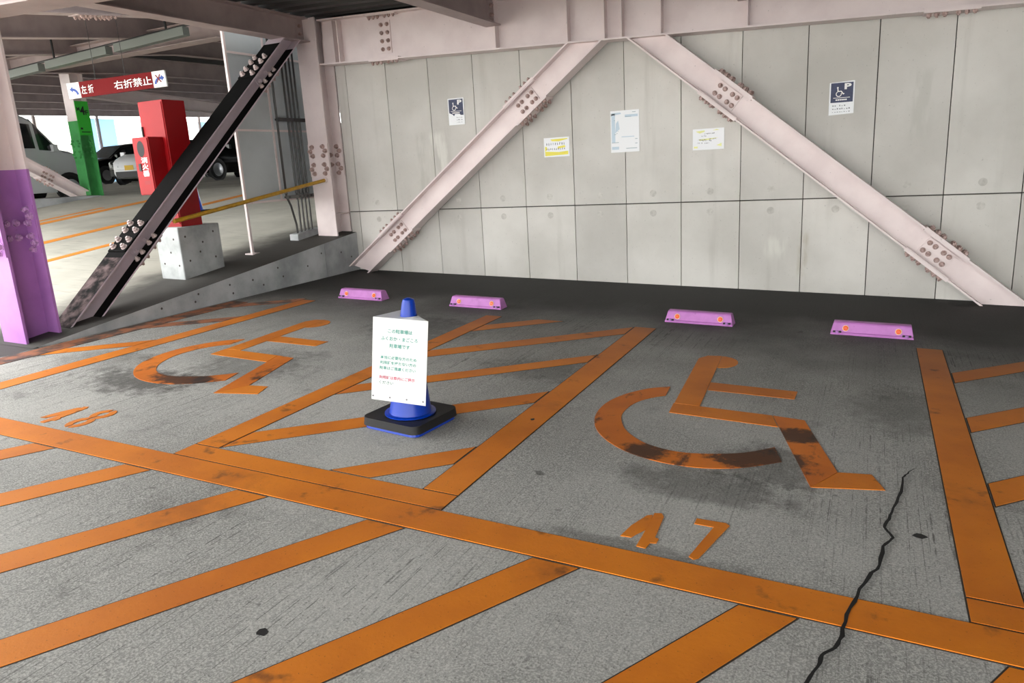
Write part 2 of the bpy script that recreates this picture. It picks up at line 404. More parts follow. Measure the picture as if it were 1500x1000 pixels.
def splice(root, c, t, hd, H, Bw, mat, bme, web_u=.27, web_v=.17, L=.46, nb=3, inner=True, front=1, webside=(1,)):
    """bolted splice of an H member at c: web plate and outer/inner flange plates"""
    t, hd = Vector(t).normalized(), Vector(hd).normalized(); s = t.cross(hd); c = Vector(c)
    for sg in webside:
        n = s*sg; w0 = c + n*.006
        p = plate(root, w0, t, hd, n, web_u, web_v, .014, mat)
        for i in (-1.42, -.62, .62, 1.42):
            for j in (-.5, .5): bolt(p, w0 + n*.014 + t*(i*web_u*.27) + hd*(j*web_v*.5 + (.010 if abs(i) > 1 else -.010)*0), n, bme)
    for e in (-1, 1):
        n = hd*e; o0 = c + n*(H/2)
        p = plate(root, o0, t, s, n, L, Bw*.98, .012, mat)
        offs = [(.052 + .062*i) for i in range(nb)]
        for sx in (-1, 1):
            for i in offs:
                for j in (-.32, .32): bolt(p, o0 + n*.012 + t*(sx*i) + s*(j*Bw), n, bme)
        if inner:
            for j in (-.32, .32):
                plate(root, c + hd*(e*(H/2-.016)) + s*(j*Bw*.98), t, s, -n, L, Bw*.28, .010, mat)

YW = 7.72                                          # centre plane of the braced frame in front of the wall
def wall_brace(label, a, z, spl, floorcut, beamcut):
    r = thing('steel_brace', label, 'brace', (a.x, YW, F(a.x)), group='braces of the back wall')
    t = (z-a).normalized(); hd = Vector((0, 1, 0)).cross(t)
    if hd.z < 0: hd = -hd
    hsec(a, z, hd, .25, .2, cut0=floorcut, cut1=beamcut).build('brace_section', PINK, r)
    sgn = 1 if t.cross(hd).y < 0 else -1
    for q in spl: splice(r, q, t, hd, .25, .2, PINK, BOLT_PINK, webside=(sgn,))
    return r
FL = ((0, 0, F(0)), (-SL, 0, 1)); BC = ((0, 0, ZB(0)), (.0375, 0, 1))
a, z = Vector((-5.945, YW, .223)), Vector((-2.735, YW, 2.652))
t = (z-a).normalized()
def on(a, t, x): return a + t*((x-a.x)/t.x)
wall_brace('pink steel brace of the back wall rising from the kerb corner to the beam', a, z, [on(a, t, -5.33), on(a, t, -3.475)],
           ((-6.086, YW, .262), (.085, 0, .289)), BC)
a, z = Vector((1.087, YW, -.005)), Vector((-2.135, YW, 2.62)); t = (z-a).normalized()
wall_brace('pink steel brace of the back wall beside the navy sign, sloping away from the kerb', a, z, [on(a, t, .55), on(a, t, -1.343)], FL, BC)

# main beam above the wall
r = thing('steel_beam', 'long pink steel beam across the top of the panelled wall', 'beam', (-2.4, YW, ZB(-2.4)))
HB = .52
def bz(x, f=0): return ZB(x) + f
main = hsec((-6.2, YW, ZB(-6.2)+HB/2), (8.1, YW, ZB(8.1)+HB/2), (0, 0, 1), HB, .2); main.build('beam_section', PINK, r)
for x in (-5.62, -3.786, -2.95, -2.547, -2.366, -1.967, -1.145, 1.5, 4.1):
    if x == -5.62: continue
    B().hull([(x-.006, 7.622, ZB(x)+.016), (x+.006, 7.622, ZB(x)+.016), (x+.006, 7.714, ZB(x)+.016), (x-.006, 7.714, ZB(x)+.016)],
             [(x-.006, 7.622, ZB(x)+HB-.016), (x+.006, 7.622, ZB(x)+HB-.016), (x+.006, 7.714, ZB(x)+HB-.016), (x-.006, 7.714, ZB(x)+HB-.016)]).build('stiffener', PINK, r)
for x in (-5.97, -5.90):
    B().box((x-.006, 7.622, ZB(x)+.016), (x+.006, 7.714, ZB(x)+HB-.03)).build('stiffener', PINK, r)
for x in (-5.27, .52):
    zc = ZB(x) + HB/2
    p = plate(r, (x, 7.714, zc), (1, 0, -.0375), (0, 0, 1), (0, -1, 0), .16, .36, .010, PINK)
    for i in (-.042, .042):
        for j in range(4): bolt(p, (x+i, 7.704, zc-.135+.09*j), (0, -1, 0), BOLT_PINK)
    for zz, nz in ((ZB(x), -1), (ZB(x)+.016, 1), (ZB(x)+HB-.016, -1)):
        p = plate(r, (x, YW if (nz < 0 and zz == ZB(x)) else 7.667, zz), (1, 0, -.0375), (0, 1, 0), (0, 0, nz), .42, .196 if (nz < 0 and zz == ZB(x)) else .085, .012, PINK)
        if nz < 0:
            for sx in (-1, 1):
                for i in (.05, .11, .17): bolt(p, (x+sx*i, 7.652, zz-.012), (0, 0, -1), BOLT_PINK)

# secondary beams along Y
def y_beam(label, x, y0, y1, z0, z1, H, Bw, mat, group=None, plates=True):
    r = thing('steel_beam', label, 'beam', (x, y0, z0), group=group)
    hsec((x, y0, z0+H/2), (x, y1, z1+H/2), (0, 0, 1), H, Bw, .009, .012).build('beam_section', mat, r)
    if plates:
        p = plate(r, (x+.005, y1-.07, z1+H/2), (0, 1, 0), (0, 0, 1), (1, 0, 0), .12, H*.6, .009, mat)
        for j in (-1, 1): bolt(p, (x+.014, y1-.08, z1+H/2+j*H*.16), (1, 0, 0), BOLT_PINK)
    return r
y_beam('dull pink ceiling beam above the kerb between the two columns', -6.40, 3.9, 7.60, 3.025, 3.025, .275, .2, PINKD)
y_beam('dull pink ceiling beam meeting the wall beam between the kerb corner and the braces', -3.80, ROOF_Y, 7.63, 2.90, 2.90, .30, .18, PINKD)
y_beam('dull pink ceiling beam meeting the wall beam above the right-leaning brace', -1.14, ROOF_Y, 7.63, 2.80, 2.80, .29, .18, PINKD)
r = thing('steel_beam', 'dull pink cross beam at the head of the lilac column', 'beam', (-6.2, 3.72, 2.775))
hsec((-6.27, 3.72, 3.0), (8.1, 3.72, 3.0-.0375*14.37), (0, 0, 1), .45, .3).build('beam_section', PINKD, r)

# columns
def column(label, x, y, z0, z1, zpaint, lower, bme, W=.31, D=.31, zs=None):
    r = thing('steel_column', label, 'column', (x, y, z0))
    def seg(name, a, c, m): hsec((x, y, a), (x, y, c), (0, 1, 0), D, W, .014, .022).build(name, m, r)
    if zpaint: seg('lower_shaft', z0-.03, zpaint, lower); seg('upper_shaft', zpaint, z1, PINK)
    else: seg('shaft', z0-.03, z1, PINK)
    if zs is not None:
        yf = y-D/2
        m = lower if zpaint else PINK
        p = plate(r, (x, yf, zs), (1, 0, 0), (0, 0, 1), (0, -1, 0), W, .40, .012, m)
        for sz in (-1, 1):
            for k in range(3):
                for sx in (-1, 1):
                    bolt(p, (x+sx*(.085 + (.035 if k == 1 else 0)), yf-.012, zs+sz*(.055+.055*k)), (0, -1, 0), bme, 1.25)
        p = plate(r, (x+.007, y, zs), (0, 1, 0), (0, 0, 1), (1, 0, 0), .15, .22, .010, m)
        for sz in (-1, 1):
            for sy_ in (-1, 1): bolt(p, (x+.017, y+sy_*.04, zs+sz*.06), (1, 0, 0), bme, 1.25)
        p = plate(r, (x+W*.30, y+D/2-.022, zs), (1, 0, 0), (0, 0, 1), (0, -1, 0), W*.36, .40, .010, m)
        for sz in (-1, 1):
            for k in range(3): bolt(p, (x+W*.30+(.02 if k == 1 else -.02), y+D/2-.032, zs+sz*(.055+.055*k)), (0, -1, 0), bme, 1.25)
    return r
column('steel column painted lilac below and pale pink above, at the low end of the kerb', -6.43, 3.71, .20, 3.3, 1.62, LILAC, BOLT_LILAC, zs=1.13)
cc = column('all pink steel column standing at the corner of kerb and panelled wall', -6.365, 7.755, ramp(-6.365, 7.6), 3.3, None, None, BOLT_PINK, zs=1.62)
B().box((-6.36, 7.62, .93), (-6.215, 7.89, .942)).build('stiffener', PINK, cc)
gx, gy = -15.45, 10.80
gz = ramp(gx, gy)
g = column('steel column painted green below, beyond the ramp', gx, gy, gz, gz+3.2, gz+1.58, GREEN, BOLT_GREEN, zs=gz+1.0)
# floor-number plate fixed on the green column
fp = thing('floor_sign', 'bright green floor number plate fixed in the green column', 'sign', (gx+.02, gy-.03, gz+1.3))
GP = plain('bright_green_sign', (52, 180, 50), .4)
xs_ = gx+.157
B().box((xs_, gy-.15, gz+1.28), (xs_+.01, gy+.15, gz+1.98)).build('sign_plate', GP, fp)
fc = Face((xs_+.01, gy-.15, gz+1.28), (0, 1, 0), (0, 0, 1))
q = B(); fc.text(q, 'M', .02, .09, .50, .58, .02); fc.text(q, '4', .09, .20, .42, .60, .03); fc.text(q, 'F', .205, .27, .42, .52, .02)
fc.rect(q, .05, .06, .25, .08); fc.rect(q, .04, .12, .09, .16); q.build('lettering', BLACK, fp)

BOLT_MAUVE = recolour(BOLTME, KBRACE)
# brace above the kerb, black coated upper faces
r = thing('steel_brace', 'steel brace with black coated flanges rising above the kerb', 'brace', (-6.42, 4.1, .26))
a, z = Vector((-6.425, 4.105, .253)), Vector((-6.425, 7.24, 2.985)); t = (z-a).normalized()
hd = Vector((1, 0, 0)).cross(t); hd = hd if hd.z > 0 else -hd
HK, BK = .19, .25
rc = ((-6.4, 4.0, ramp(-6.4, 4.0)), (0, -.1126, 1)); tc = ((0, 0, 3.025), (0, 0, 1))
hsec(a, z, hd, HK, BK, .012, .014, rc, tc).build('brace_section', KBRACE, r)
s_ = t.cross(hd)
def strip(p0, p1, off, s0, s1, mat):
    q = [p0 + s_*s0 + hd*off, p0 + s_*s1 + hd*off, p1 + s_*s1 + hd*off, p1 + s_*s0 + hd*off]
    B().hull(q, [p + hd*.002 for p in q]).build('black_coating', mat, r)
L = (z-a).length
m1 = a + t*(L*.17)
strip(a - t*.17, m1, HK/2, -BK/2, BK/2, BLACKWORN); strip(m1, z - t*.15, HK/2, -BK/2, BK/2, BLACKP)
for s0, s1 in ((-BK/2, -.008), (.008, BK/2)): strip(a + t*.06, z - t*.02, -HK/2+.014, s0, s1, BLACKP)
sg = 1 if s_.x > 0 else -1
for f_ in (.235, .86):
    c = a + t*(L*f_)
    p = plate(r, c + s_*sg*.006, t, hd, s_*sg, .24, .135, .010, KBRACE)
    for i in (-.075, .075):
        for j in (-.035, .035): bolt(p, c + s_*(sg*.016) + t*i + hd*j, s_*sg, BOLT_MAUVE, 1.1)
    p = plate(r, c + hd*(HK/2+.002), t, s_, hd, .40, BK*.97, .012, BLACKP)
    for i in (-.15, -.06, .06, .15):
        for j in (-.075, .075): bolt(p, c + hd*(HK/2+.014) + t*i + s_*j, hd, BOLTME, 1.25)
    for e in (-1, 1):
        p = plate(r, c - hd*(HK/2-.016) + s_*(e*BK*.29), t, s_, hd, .40, BK*.36, .010, BLACKP)
        for i in (-.15, -.06, .06, .15): bolt(p, c - hd*(HK/2-.026) + t*i + s_*(e*BK*.32), hd, BOLTME, 1.1)
    p = plate(r, c - hd*(HK/2), t, s_, -hd, .40, BK*.97, .012, PINKD)
    for i in (-.15, -.06, .06, .15): bolt(p, c - hd*(HK/2+.012) + t*i + s_*(sg*.09), -hd, BOLT_PINK)
# brace at the green column
r = thing('steel_brace', 'pale steel brace leaning up from the foot of the green column', 'brace', (gx, gy-.3, ramp(gx, gy-.3)))
pa = Vector((gx, gy-.25, ramp(gx, gy-.25)+.05)); pb = onX(30, 238, gx); tt = (pb-pa).normalized(); pb = pa + tt*3.6
hdg = Vector((1, 0, 0)).cross(tt); hdg = hdg if hdg.z > 0 else -hdg
hsec(pa - tt*.1, pb, hdg, .24, .24).build('brace_section', PINK, r)
splice(r, pa + tt*.8, tt, hdg, .24, .24, PINK, BOLT_PINK, nb=2, inner=False, webside=(1, -1), L=.36)

# ================================================================== KERB, PEDESTAL, RAILING
kb = thing('concrete_kerb', 'wedge shaped grey concrete kerb at the edge of the ramp', 'kerb', (-6.2, 3.6, .19))
def kz(y): return .294 + .1126*(y-4.4)
for y0, y1 in ((3.55, 7.19), (7.196, 7.855)):
    B().hull([(-6.10, y0, F(-6.1)-.05), (-6.10, y1, F(-6.1)-.05), (-6.22, y1, F(-6.1)-.05), (-6.22, y0, F(-6.1)-.05)],
             [(-6.10, y0, kz(y0)-.001), (-6.10, y1, kz(y1)-.001), (-6.22, y1, kz(y1)-.004), (-6.22, y0, kz(y0)-.004)]).build('kerb_segment', KERB, kb)
fk = Face((-6.10, 0, 0), (0, 1, 0), (0, 0, 1), .001)
for y, f_ in ((4.75, .6), (5.15, .4), (5.2, .75), (5.65, .3), (5.62, .7), (5.95, .6), (6.1, .3), (6.35, .75), (6.42, .4), (6.85, .5), (7.12, .75), (7.5, .6), (7.7, .4)):
    q = B(); fk.disc(q, y, F(-6.1) + (kz(y)-F(-6.1))*f_, .012, n=10); q.build('tie_hole', JOINT, kb)
# second kerb by the green column
kb2 = thing('concrete_kerb', 'low grey concrete kerb running up to the foot of the green column', 'kerb', (-14.95, 8.5, ramp(-14.95, 8.5)))
def r2(y): return ramp(-14.95, y)
q = B()
for ya, yb in ((7.0, 8.9), (8.9, 10.6)):
    q.hull([(-14.9, ya, r2(ya)-.05), (-14.9, yb, r2(yb)-.05), (-15.3, yb, r2(yb)-.05), (-15.3, ya, r2(ya)-.05)],
           [(-14.9, ya, r2(10.6)+.02), (-14.9, yb, r2(10.6)+.02), (-15.3, yb, r2(10.6)+.03), (-15.3, ya, r2(10.6)+.03)])
q.build('kerb_segment', KERB, kb2)
# pedestal
px0, px1, py0, py1, pz = -6.93, -6.575, 5.47, 6.03, .985
ped = thing('concrete_pedestal', 'pale concrete pedestal block under the red cabinets', 'pedestal', (px0+.17, 5.75, ramp(-6.75, 5.75)))
B().hull([(px0, py0, ramp(px0, py0)-.03), (px1, py0, ramp(px1, py0)-.03), (px1, py1, ramp(px1, py1)-.03), (px0, py1, ramp(px0, py1)-.03)],
         [(px0, py0, pz), (px1, py0, pz), (px1, py1, pz), (px0, py1, pz)]).build('block', PEDC, ped, bevel=.012)
for fc, pts in ((Face((px0, py0, 0), (1, 0, 0), (0, 0, 1), .001), ((.05, .88), (.27, .86), (.30, .58), (.08, .60), (.2, .72))), (Face((px1, py0, 0), (0, 1, 0), (0, 0, 1), .001), ((.08, .88), (.46, .9), (.1, .62), (.45, .62), (.3, .8), (.25, .7)))):
    for u, v in pts:
        q = B(); fc.disc(q, u, v, .012, n=10); q.build('tie_hole', JOINT, ped)
# hydrant cabinet on the pedestal
yf = 5.55; xl = onY(200.8, 149, yf).x; xr = -6.6; zt = 2.28
cab = thing('hydrant_cabinet', 'tall plain red steel cabinet standing on the concrete pedestal', 'cabinet', ((xl+xr)/2, 5.68, pz))
B().box((xl, yf, pz), (xr, 5.83, zt)).build('cabinet_body', RED, cab, bevel=.004)
B().box((xl+.012, yf-.008, pz+.03), (xr-.012, yf-.001, zt-.02)).build('door', RED, cab)
B().box((xl+.02, yf-.022, zt-.35), (xl+.035, yf-.008, zt-.25)).build('handle', BLACK, cab)
# extinguisher cabinet, in front of it
e0 = onY(193, 202.3, 5.36); e1 = onY(216, 200, 5.36); eb = onY(207.6, 286, 5.36)
ext = thing('extinguisher_cabinet', 'small red fire extinguisher cabinet with white Japanese lettering', 'cabinet', ((e0.x+e1.x)/2, 5.45, eb.z))
ex0, ex1, ez0, ez1 = e0.x, e1.x, eb.z, e0.z
B().box((ex0, 5.36, ez0), (ex1, yf-.009, ez1)).build('cabinet_body', RED, ext, bevel=.004)
B().box((ex0+.01, 5.350, ez0+.012), (ex1-.01, 5.359, ez1-.012)).build('door', RED, ext)
ew, eh = ex1-ex0, ez1-ez0
fc = Face((ex0, 5.350, ez0), (1, 0, 0), (0, 0, 1), .001)
q = B(); n = 24; q.add([fc.P(ew*.5+ew*.22*math.cos(2*math.pi*i/n), eh*.80+ew*.34*math.sin(2*math.pi*i/n), 1) for i in range(n)], [tuple(range(n))]); q.build('window', plain('dark_glass', (34, 30, 32), .45, 0, .2), ext)
q = B(); 
for i, ch in enumerate('消火器'): fc.text(q, ch, ew*.42, ew*.82, eh*(.555-.115*i), eh*(.555-.115*i)+eh*.10, .02)
q.build('lettering', WHITE, ext)
q = B()
for i in range(3): fc.rect(q, ew*.42, eh*(.235-.022*i), ew*.82, eh*(.242-.022*i))
tag(q.build('small_print', plain('dark_red_print', (120, 16, 24), .5), ext), kind='stuff')
q = B(); q.box((ex0+ew*.24, 5.342, ez0+eh*.42), (ex0+ew*.38, 5.350, ez0+eh*.55)); q.build('handle', BLACK, ext)
# yellow railing
p0, p1 = Vector((-6.30, 7.59, 1.372)), Vector((-6.30, 5.215, 1.068))
rl = thing('handrail', 'yellow painted pipe railing fixed to the pink corner column', 'railing', p1)
B().tube([p0, p1], .022, 12).build('pipe', YELLOW, rl, smooth='auto')
B().tube([p0 + Vector((0, .005, 0)), p0 - Vector((0, .02, .0025))], .036, 12).build('end_flange', PINK, rl)

# grey sheet screen on posts beside the column
sc = thing('sheet_screen', 'grey sheet screen in a pink frame behind the conduits', 'screen', (-6.71, 6.6, ramp(-6.71, 6.6)))
def post(y, z0, z1, w_=.028, foot=False):
    B().box((-6.71-w_/2, y-w_/2, z0), (-6.71+w_/2, y+w_/2, z1)).build('post', PINK, sc)
    if foot: B().box((-6.77, y-.06, z0-.012), (-6.65, y+.06, z0+.008)).build('foot_plate', PINK, sc)
post(6.60, ramp(-6.71, 6.6), 3.3, .03, True); post(7.20, 1.16, 3.3); post(7.83, 1.16, 3.3)
for zb_ in (1.16, 2.0, 2.86):
    B().box((-6.722, 6.60, zb_-.012), (-6.698, 7.83, zb_+.012)).build('rail', PINK, sc)
for y0, y1 in ((6.615, 7.186), (7.214, 7.816)):
    for z0, z1 in ((1.172, 1.988), (2.012, 2.848), (2.872, 3.3)):
        B().box((-6.712, y0, z0), (-6.706, y1, z1)).build('sheet', GREYSHEET, sc)
# conduits
cbx = thing('concrete_block', 'low rough concrete block at the foot of the conduits', 'block', (-6.66, 7.55, ramp(-6.66, 7.5)))
cy0, cy1 = 7.30, 7.80
B().hull([(-6.74, cy0, ramp(-6.7, cy0)-.02), (-6.60, cy0, ramp(-6.7, cy0)-.02), (-6.60, cy1, ramp(-6.7, cy1)-.02), (-6.74, cy1, ramp(-6.7, cy1)-.02)],
         [(-6.74, cy0, .72), (-6.60, cy0, .72), (-6.60, cy1, .76), (-6.74, cy1, .76)]).build('block', KERB, cbx, bevel=.008)
for i, yy in enumerate((7.335, 7.43, 7.50, 7.57, 7.64)):
    off = -.10 if i == 0 else 0
    c = thing('conduit', 'first of the vertical conduits, with a bend near the concrete block' if i == 0 else ('', 'first', 'second', 'third', 'fourth')[i] + ' straight conduit counted from the bent one', 'pipe', (-6.65, yy, .73), group='conduits beside the corner column')
    zf = .725+(yy-7.3)*.08
    pts = [(-6.65, yy+.02, zf), (-6.65, yy+.02, .84), (-6.65, yy+off*.4, 1.08), (-6.65, yy+off, 1.2), (-6.65, yy+off, 3.3)] if i == 0 else [(-6.65, yy, zf), (-6.65, yy, 3.3)]
    B().tube(pts, .0125 if i else .014, 10).build('pipe', PIPE, c, smooth='auto')
    B().tube([(-6.65, yy+off, 1.23), (-6.65, yy+off, 1.29)], .02, 10).build('coupling', GREYPIPE, c)
for zb_, y0, lab in ((1.19, 7.20, 'lower grey channel bracket that holds the conduits'), (2.13, 7.22, 'upper grey channel bracket that holds the conduits')):
    k = thing('pipe_bracket', lab, 'bracket', (-6.625, y0, zb_))
    B().box((-6.634, y0, zb_-.021), (-6.60, 7.86, zb_+.021)).build('channel', GREYPIPE if zb_ < 2 else DARKSTEEL, k)
    for yy in (7.24, 7.43, 7.50, 7.57, 7.64): B().box((-6.672, yy-.018, zb_-.012), (-6.598, yy+.018, zb_+.012)).build('clamp', DARKSTEEL, k)
cp_ = thing('conduit_post', 'grey steel angle post between conduits and corner column', 'post', (-6.62, 7.80, ramp(-6.62, 7.8)))
B().box((-6.64, 7.775, ramp(-6.62, 7.8)-.01), (-6.595, 7.82, 1.17)).build('angle', GREYPIPE, cp_)

# ================================================================== OVERHEAD STEEL ABOVE THE RAMP
def ramp_beam(label, x, clear, y0, y1, H=.36, mat=PINKD, group='beams above the ramp'):
    r = thing('steel_beam', label, 'beam', (x, y0, ramp(x, y0)+clear), group=group)
    ys_ = [y0]; 
    yk = y0
    while yk < y1: yk = min(yk+2.5, y1); ys_.append(yk)
    for ya, yb in zip(ys_, ys_[1:]):
        hsec((x, ya, ramp(x, ya)+clear+H/2), (x, yb, ramp(x, yb)+clear+H/2), (0, 0, 1), H, .2, .01, .014).build('beam_section', mat, r)
    return r
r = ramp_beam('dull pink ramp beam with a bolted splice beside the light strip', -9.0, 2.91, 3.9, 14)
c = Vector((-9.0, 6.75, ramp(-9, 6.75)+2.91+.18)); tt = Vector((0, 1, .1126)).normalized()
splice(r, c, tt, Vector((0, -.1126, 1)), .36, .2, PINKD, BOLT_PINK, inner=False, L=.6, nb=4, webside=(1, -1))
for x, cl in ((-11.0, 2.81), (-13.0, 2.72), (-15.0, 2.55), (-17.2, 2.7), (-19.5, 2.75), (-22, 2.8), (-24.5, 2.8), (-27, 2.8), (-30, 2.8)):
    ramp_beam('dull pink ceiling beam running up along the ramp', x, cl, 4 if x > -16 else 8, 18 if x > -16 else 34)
# cross beam that carries the light strip, and a paler one further off
def any_beam(label, p0, p1, H, Bw, mat):
    r = thing('steel_beam', label, 'beam', p0); hsec(p0, p1, (0, 0, 1), H, Bw).build('beam_section', mat, r); return r
q0, q1 = onY(-60, 126, 9.3), onY(326, 56, 9.3)
any_beam('beige cross beam right behind the light strip above the ramp', q0 + Vector((0, 0, .15)), q1 + Vector((0, 0, .15)), .30, .26, PINKD)
q0, q1 = onX(118, 142, -17.6), onX(340, 168, -17.6)
any_beam('pale beam that slopes down behind the hanging red sign', q0 + Vector((0, 0, .15)), q1 + Vector((0, 0, .15)), .3, .3, PINK)
# light strip
l0, l1 = onY(-20, 118, 8.5), onY(282, 42, 8.5)
d = (l1-l0); ln = d.length; d.normalize()
fx = thing('light_strip', 'long grey strip light hung along a cross beam above the ramp', 'lamp', l0)
B().tube([l0 + Vector((0, 0, .07)), l1 + Vector((0, 0, .07))], .02, 8).build('rail', DARKSTEEL, fx)
GLASSY = plain('unlit_lamp_cover', (112, 117, 112), .35)
for i in range(3):
    a_ = l0 + d*(ln*(i+.03)/3); b_ = l0 + d*(ln*(i+.92)/3)
    q = [a_ + Vector((0, -.06, -.07)), b_ + Vector((0, -.06, -.07)), b_ + Vector((0, .06, -.07)), a_ + Vector((0, .06, -.07))]
    B().hull(q, [p + Vector((0, 0, .12)) for p in q]).build('lamp_cover', GLASSY, fx)
B().tube([l1 + d*-.55 + Vector((0, 0, .06)), l1 + d*-.6 + Vector((0, 0, .75))], .018, 6).build('hanger', BLACK, fx)
B().tube([l0 + d*2.0 + Vector((0, 0, .06)), l0 + d*2.0 + Vector((0, 0, .75))], .018, 6).build('hanger', BLACK, fx)

# hanging direction sign
tl, tr = onD(97, 122.5, 10.9), onD(240, 102.5, 10.55)
U = (tr-tl); Wd = U.length; U.normalize(); V = Vector((0, 0, 1)); V = (V - U*V.dot(U)).normalized(); Nn = U.cross(V)
Hs = .222; O = tl - V*Hs
hs = thing('hanging_sign', 'red hanging traffic sign with white lettering and arrow squares', 'sign', O)
def slab(u0, u1, name, mat):
    q = [O + U*u0, O + U*u1, O + U*u1 + V*Hs, O + U*u0 + V*Hs]
    return B().hull(q, [p - Nn*.03 for p in q]).build(name, mat, hs)
sq = .21
slab(0, sq, 'arrow_square', WHITE); slab(sq, Wd-sq, 'red_board', plain('sign_red', (112, 1, 5), .6, 0, .2)); slab(Wd-sq, Wd, 'arrow_square', WHITE)
fc = Face(O, U, V, .002)
for ch, u0, u1 in (('左', .235, .325), ('折', .355, .445), ('右折禁止', .80, Wd-sq-.02)):
    q = B(); fc.text(q, ch, u0, u1, .047, .165, .010); q.build('lettering', WHITE, hs)
BLU = plain('arrow_blue', (20, 70, 160), .4)
q = B(); fc.ring(q, .075, .035, .075, .11, 8, 88, 8); fc.poly(q, [(.035, .128), (.09, .17), (.09, .085)]); q.build('arrow', BLU, hs)
ox = Wd-sq
q = B(); fc.ring(q, ox+.125, .035, .07, .105, 92, 172, 8); fc.rect(q, ox+.12, .105, ox+.15, .14); fc.poly(q, [(ox+.145, .165), (ox+.195, .122), (ox+.145, .08)]); q.build('arrow', BLU, hs)
q = B(); fc.poly(q, [(ox+.05, .165), (ox+.065, .175), (ox+.145, .07), (ox+.13, .06)], 2); fc.poly(q, [(ox+.125, .178), (ox+.14, .168), (ox+.075, .06), (ox+.06, .07)], 3); q.build('cross_mark', plain('cross_dark_red', (110, 14, 28), .5), hs)
for u in (.5, 1.0):
    p = O + U*u + V*Hs - Nn*.015
    B().tube([p, p + Vector((0, 0, 1.2))], .004, 6).build('hanger', DARKSTEEL, hs)

# ================================================================== PAINT ON THE DECK
def deck(name, pts, mat, h=.003, parent=None, z0=0):
    return B().hull([(x, y, F(x)+z0-.004) for x, y in pts], [(x, y, F(x)+z0+h) for x, y in pts]).build(name, mat, parent)
EDGE = plain('edge_dirt', (58, 52, 46), .9)
def line(label, pts, mat=None, group=None, h=.003):
    o = tag(deck('parking_line', pts, mat or ORANGE, h), label, 'road marking', group)
    # thin rim of dirt gathered along the edge of the thick paint
    ar = sum(p[0]*q[1]-q[0]*p[1] for p, q in zip(pts, pts[1:]+pts[:1])); P = [Vector(p) for p in (pts if ar > 0 else pts[::-1])]
    P = [p for i, p in enumerate(P) if (p-P[i-1]).length > 1e-4]; out = []; n = len(P)
    for i in range(n):
        a_, b_ = (P[i]-P[i-1]).normalized(), (P[(i+1) % n]-P[i]).normalized()
        na, nb = Vector((a_.y, -a_.x)), Vector((b_.y, -b_.x)); k = na+nb
        out.append(P[i] + k*(.006/max(.25, k.dot(na))))
    deck('edge_dirt', [tuple(p) for p in out], EDGE, .0007, o)
    return o
def rect(x0, y0, x1, y1): return [(x0, y0), (x1, y0), (x1, y1), (x0, y1)]
YM0, YM1, YB, YT = 2.198, 2.367, 2.512, 5.83
line('long orange line along the fronts of all the bays', rect(-9, YM0, 7, YM1), h=.004)
line('orange side line beside the floor crack', rect(.345, YB+.013, .505, YT+.02))
line('orange line between the cone strip and the cracked bay', rect(-1.735, YB+.013, -1.56, YT))
line('orange line between the cone strip and the kerb side bay', rect(-3.145, YB+.013, -2.99, YT))
line('orange line between the kerb side bay and the hatching along the kerb', rect(-5.365, YB-.12, -5.20, YT+.06))
line('short orange bar closing the front of the hatched strip with the cone', rect(-3.145, YM1+.013, -1.56, YB))
line('orange bar closing the front of the hatching beside the crack', rect(.345, YM1+.013, 3.46, YB))
line('faded dirty orange line along the foot of the kerb', rect(-6.06, 2.6, -5.86, 5.6), OLDORANGE)
line('orange far side line of the hatching beside the cracked bay', rect(3.3, YB+.013, 3.46, YT))
def hatch(k0, k1, xa, xb, label, group, mat=None, ymax=YT, ymin=YB+.016):
    pts = [(xa, xa+k0), (xb, xb+k0), (xb, xb+k1), (xa, xa+k1)]
    def clip(pts, f, keep):
        out = []
        for i in range(len(pts)):
            p, q = pts[i], pts[(i+1) % len(pts)]; fp, fq = f(p), f(q)
            if keep(fp): out.append(p)
            if keep(fp) != keep(fq):
                s = fp/(fp-fq); out.append((p[0]+(q[0]-p[0])*s, p[1]+(q[1]-p[1])*s))
        return out
    pts = clip(pts, lambda p: p[1]-ymin, lambda v: v >= 0); pts = clip(pts, lambda p: p[1]-ymax, lambda v: v <= 0) if pts else pts
    if len(pts) > 2: line(label, pts, mat, group, .0025)
HN = ('closest to the long front line', 'right under the cone base', 'next after the one under the cone', 'fourth from the long front line', 'closest to the wheel stops')
for nm, (k0, k1) in zip(HN, ((4.56, 4.78), (5.515, 5.735), (6.44, 6.645), (7.32, 7.56), (8.22, 8.45))):
    hatch(k0, k1, -2.976, -1.749, 'diagonal orange stripe of the cone strip, ' + nm, 'diagonal stripes of the hatched strip')
for nm, (k0, k1) in zip(('third', 'second', 'first', 'last'), ((4.52, 4.735), (3.635, 3.855), (2.76, 2.985), (1.87, 2.1))):
    hatch(k0, k1, .519, 3.286, nm + ' diagonal stripe beside the cracked bay, counted from its front' if nm != 'last' else 'diagonal stripe far out in the hatching beside the cracked bay', 'diagonal stripes beside bay 47')
for nm, (k0, k1) in zip(('first', 'second', 'third'), ((9.24, 9.45), (10.2, 10.42), (11.15, 11.37))):
    hatch(k0, k1, -5.846, -5.379, nm + ' worn diagonal stripe along the kerb, counted from the lilac column', 'diagonal stripes at the kerb', None if nm == 'first' else OLDORANGE, 5.95)
AISLE = ('in front of the kerb side hatching', 'below the number 48, on its kerb side', 'right below the digit 8', 'at the kerb side corner of the cone strip',
         'in front of the middle of the cone strip', 'at the far corner of the cone strip', 'between the cone strip and the number 47', 'between the digit 7 and the crack',
         'below the side line beside the crack', 'below the hatching beside the cracked bay', 'far out below the hatching beside the cracked bay')
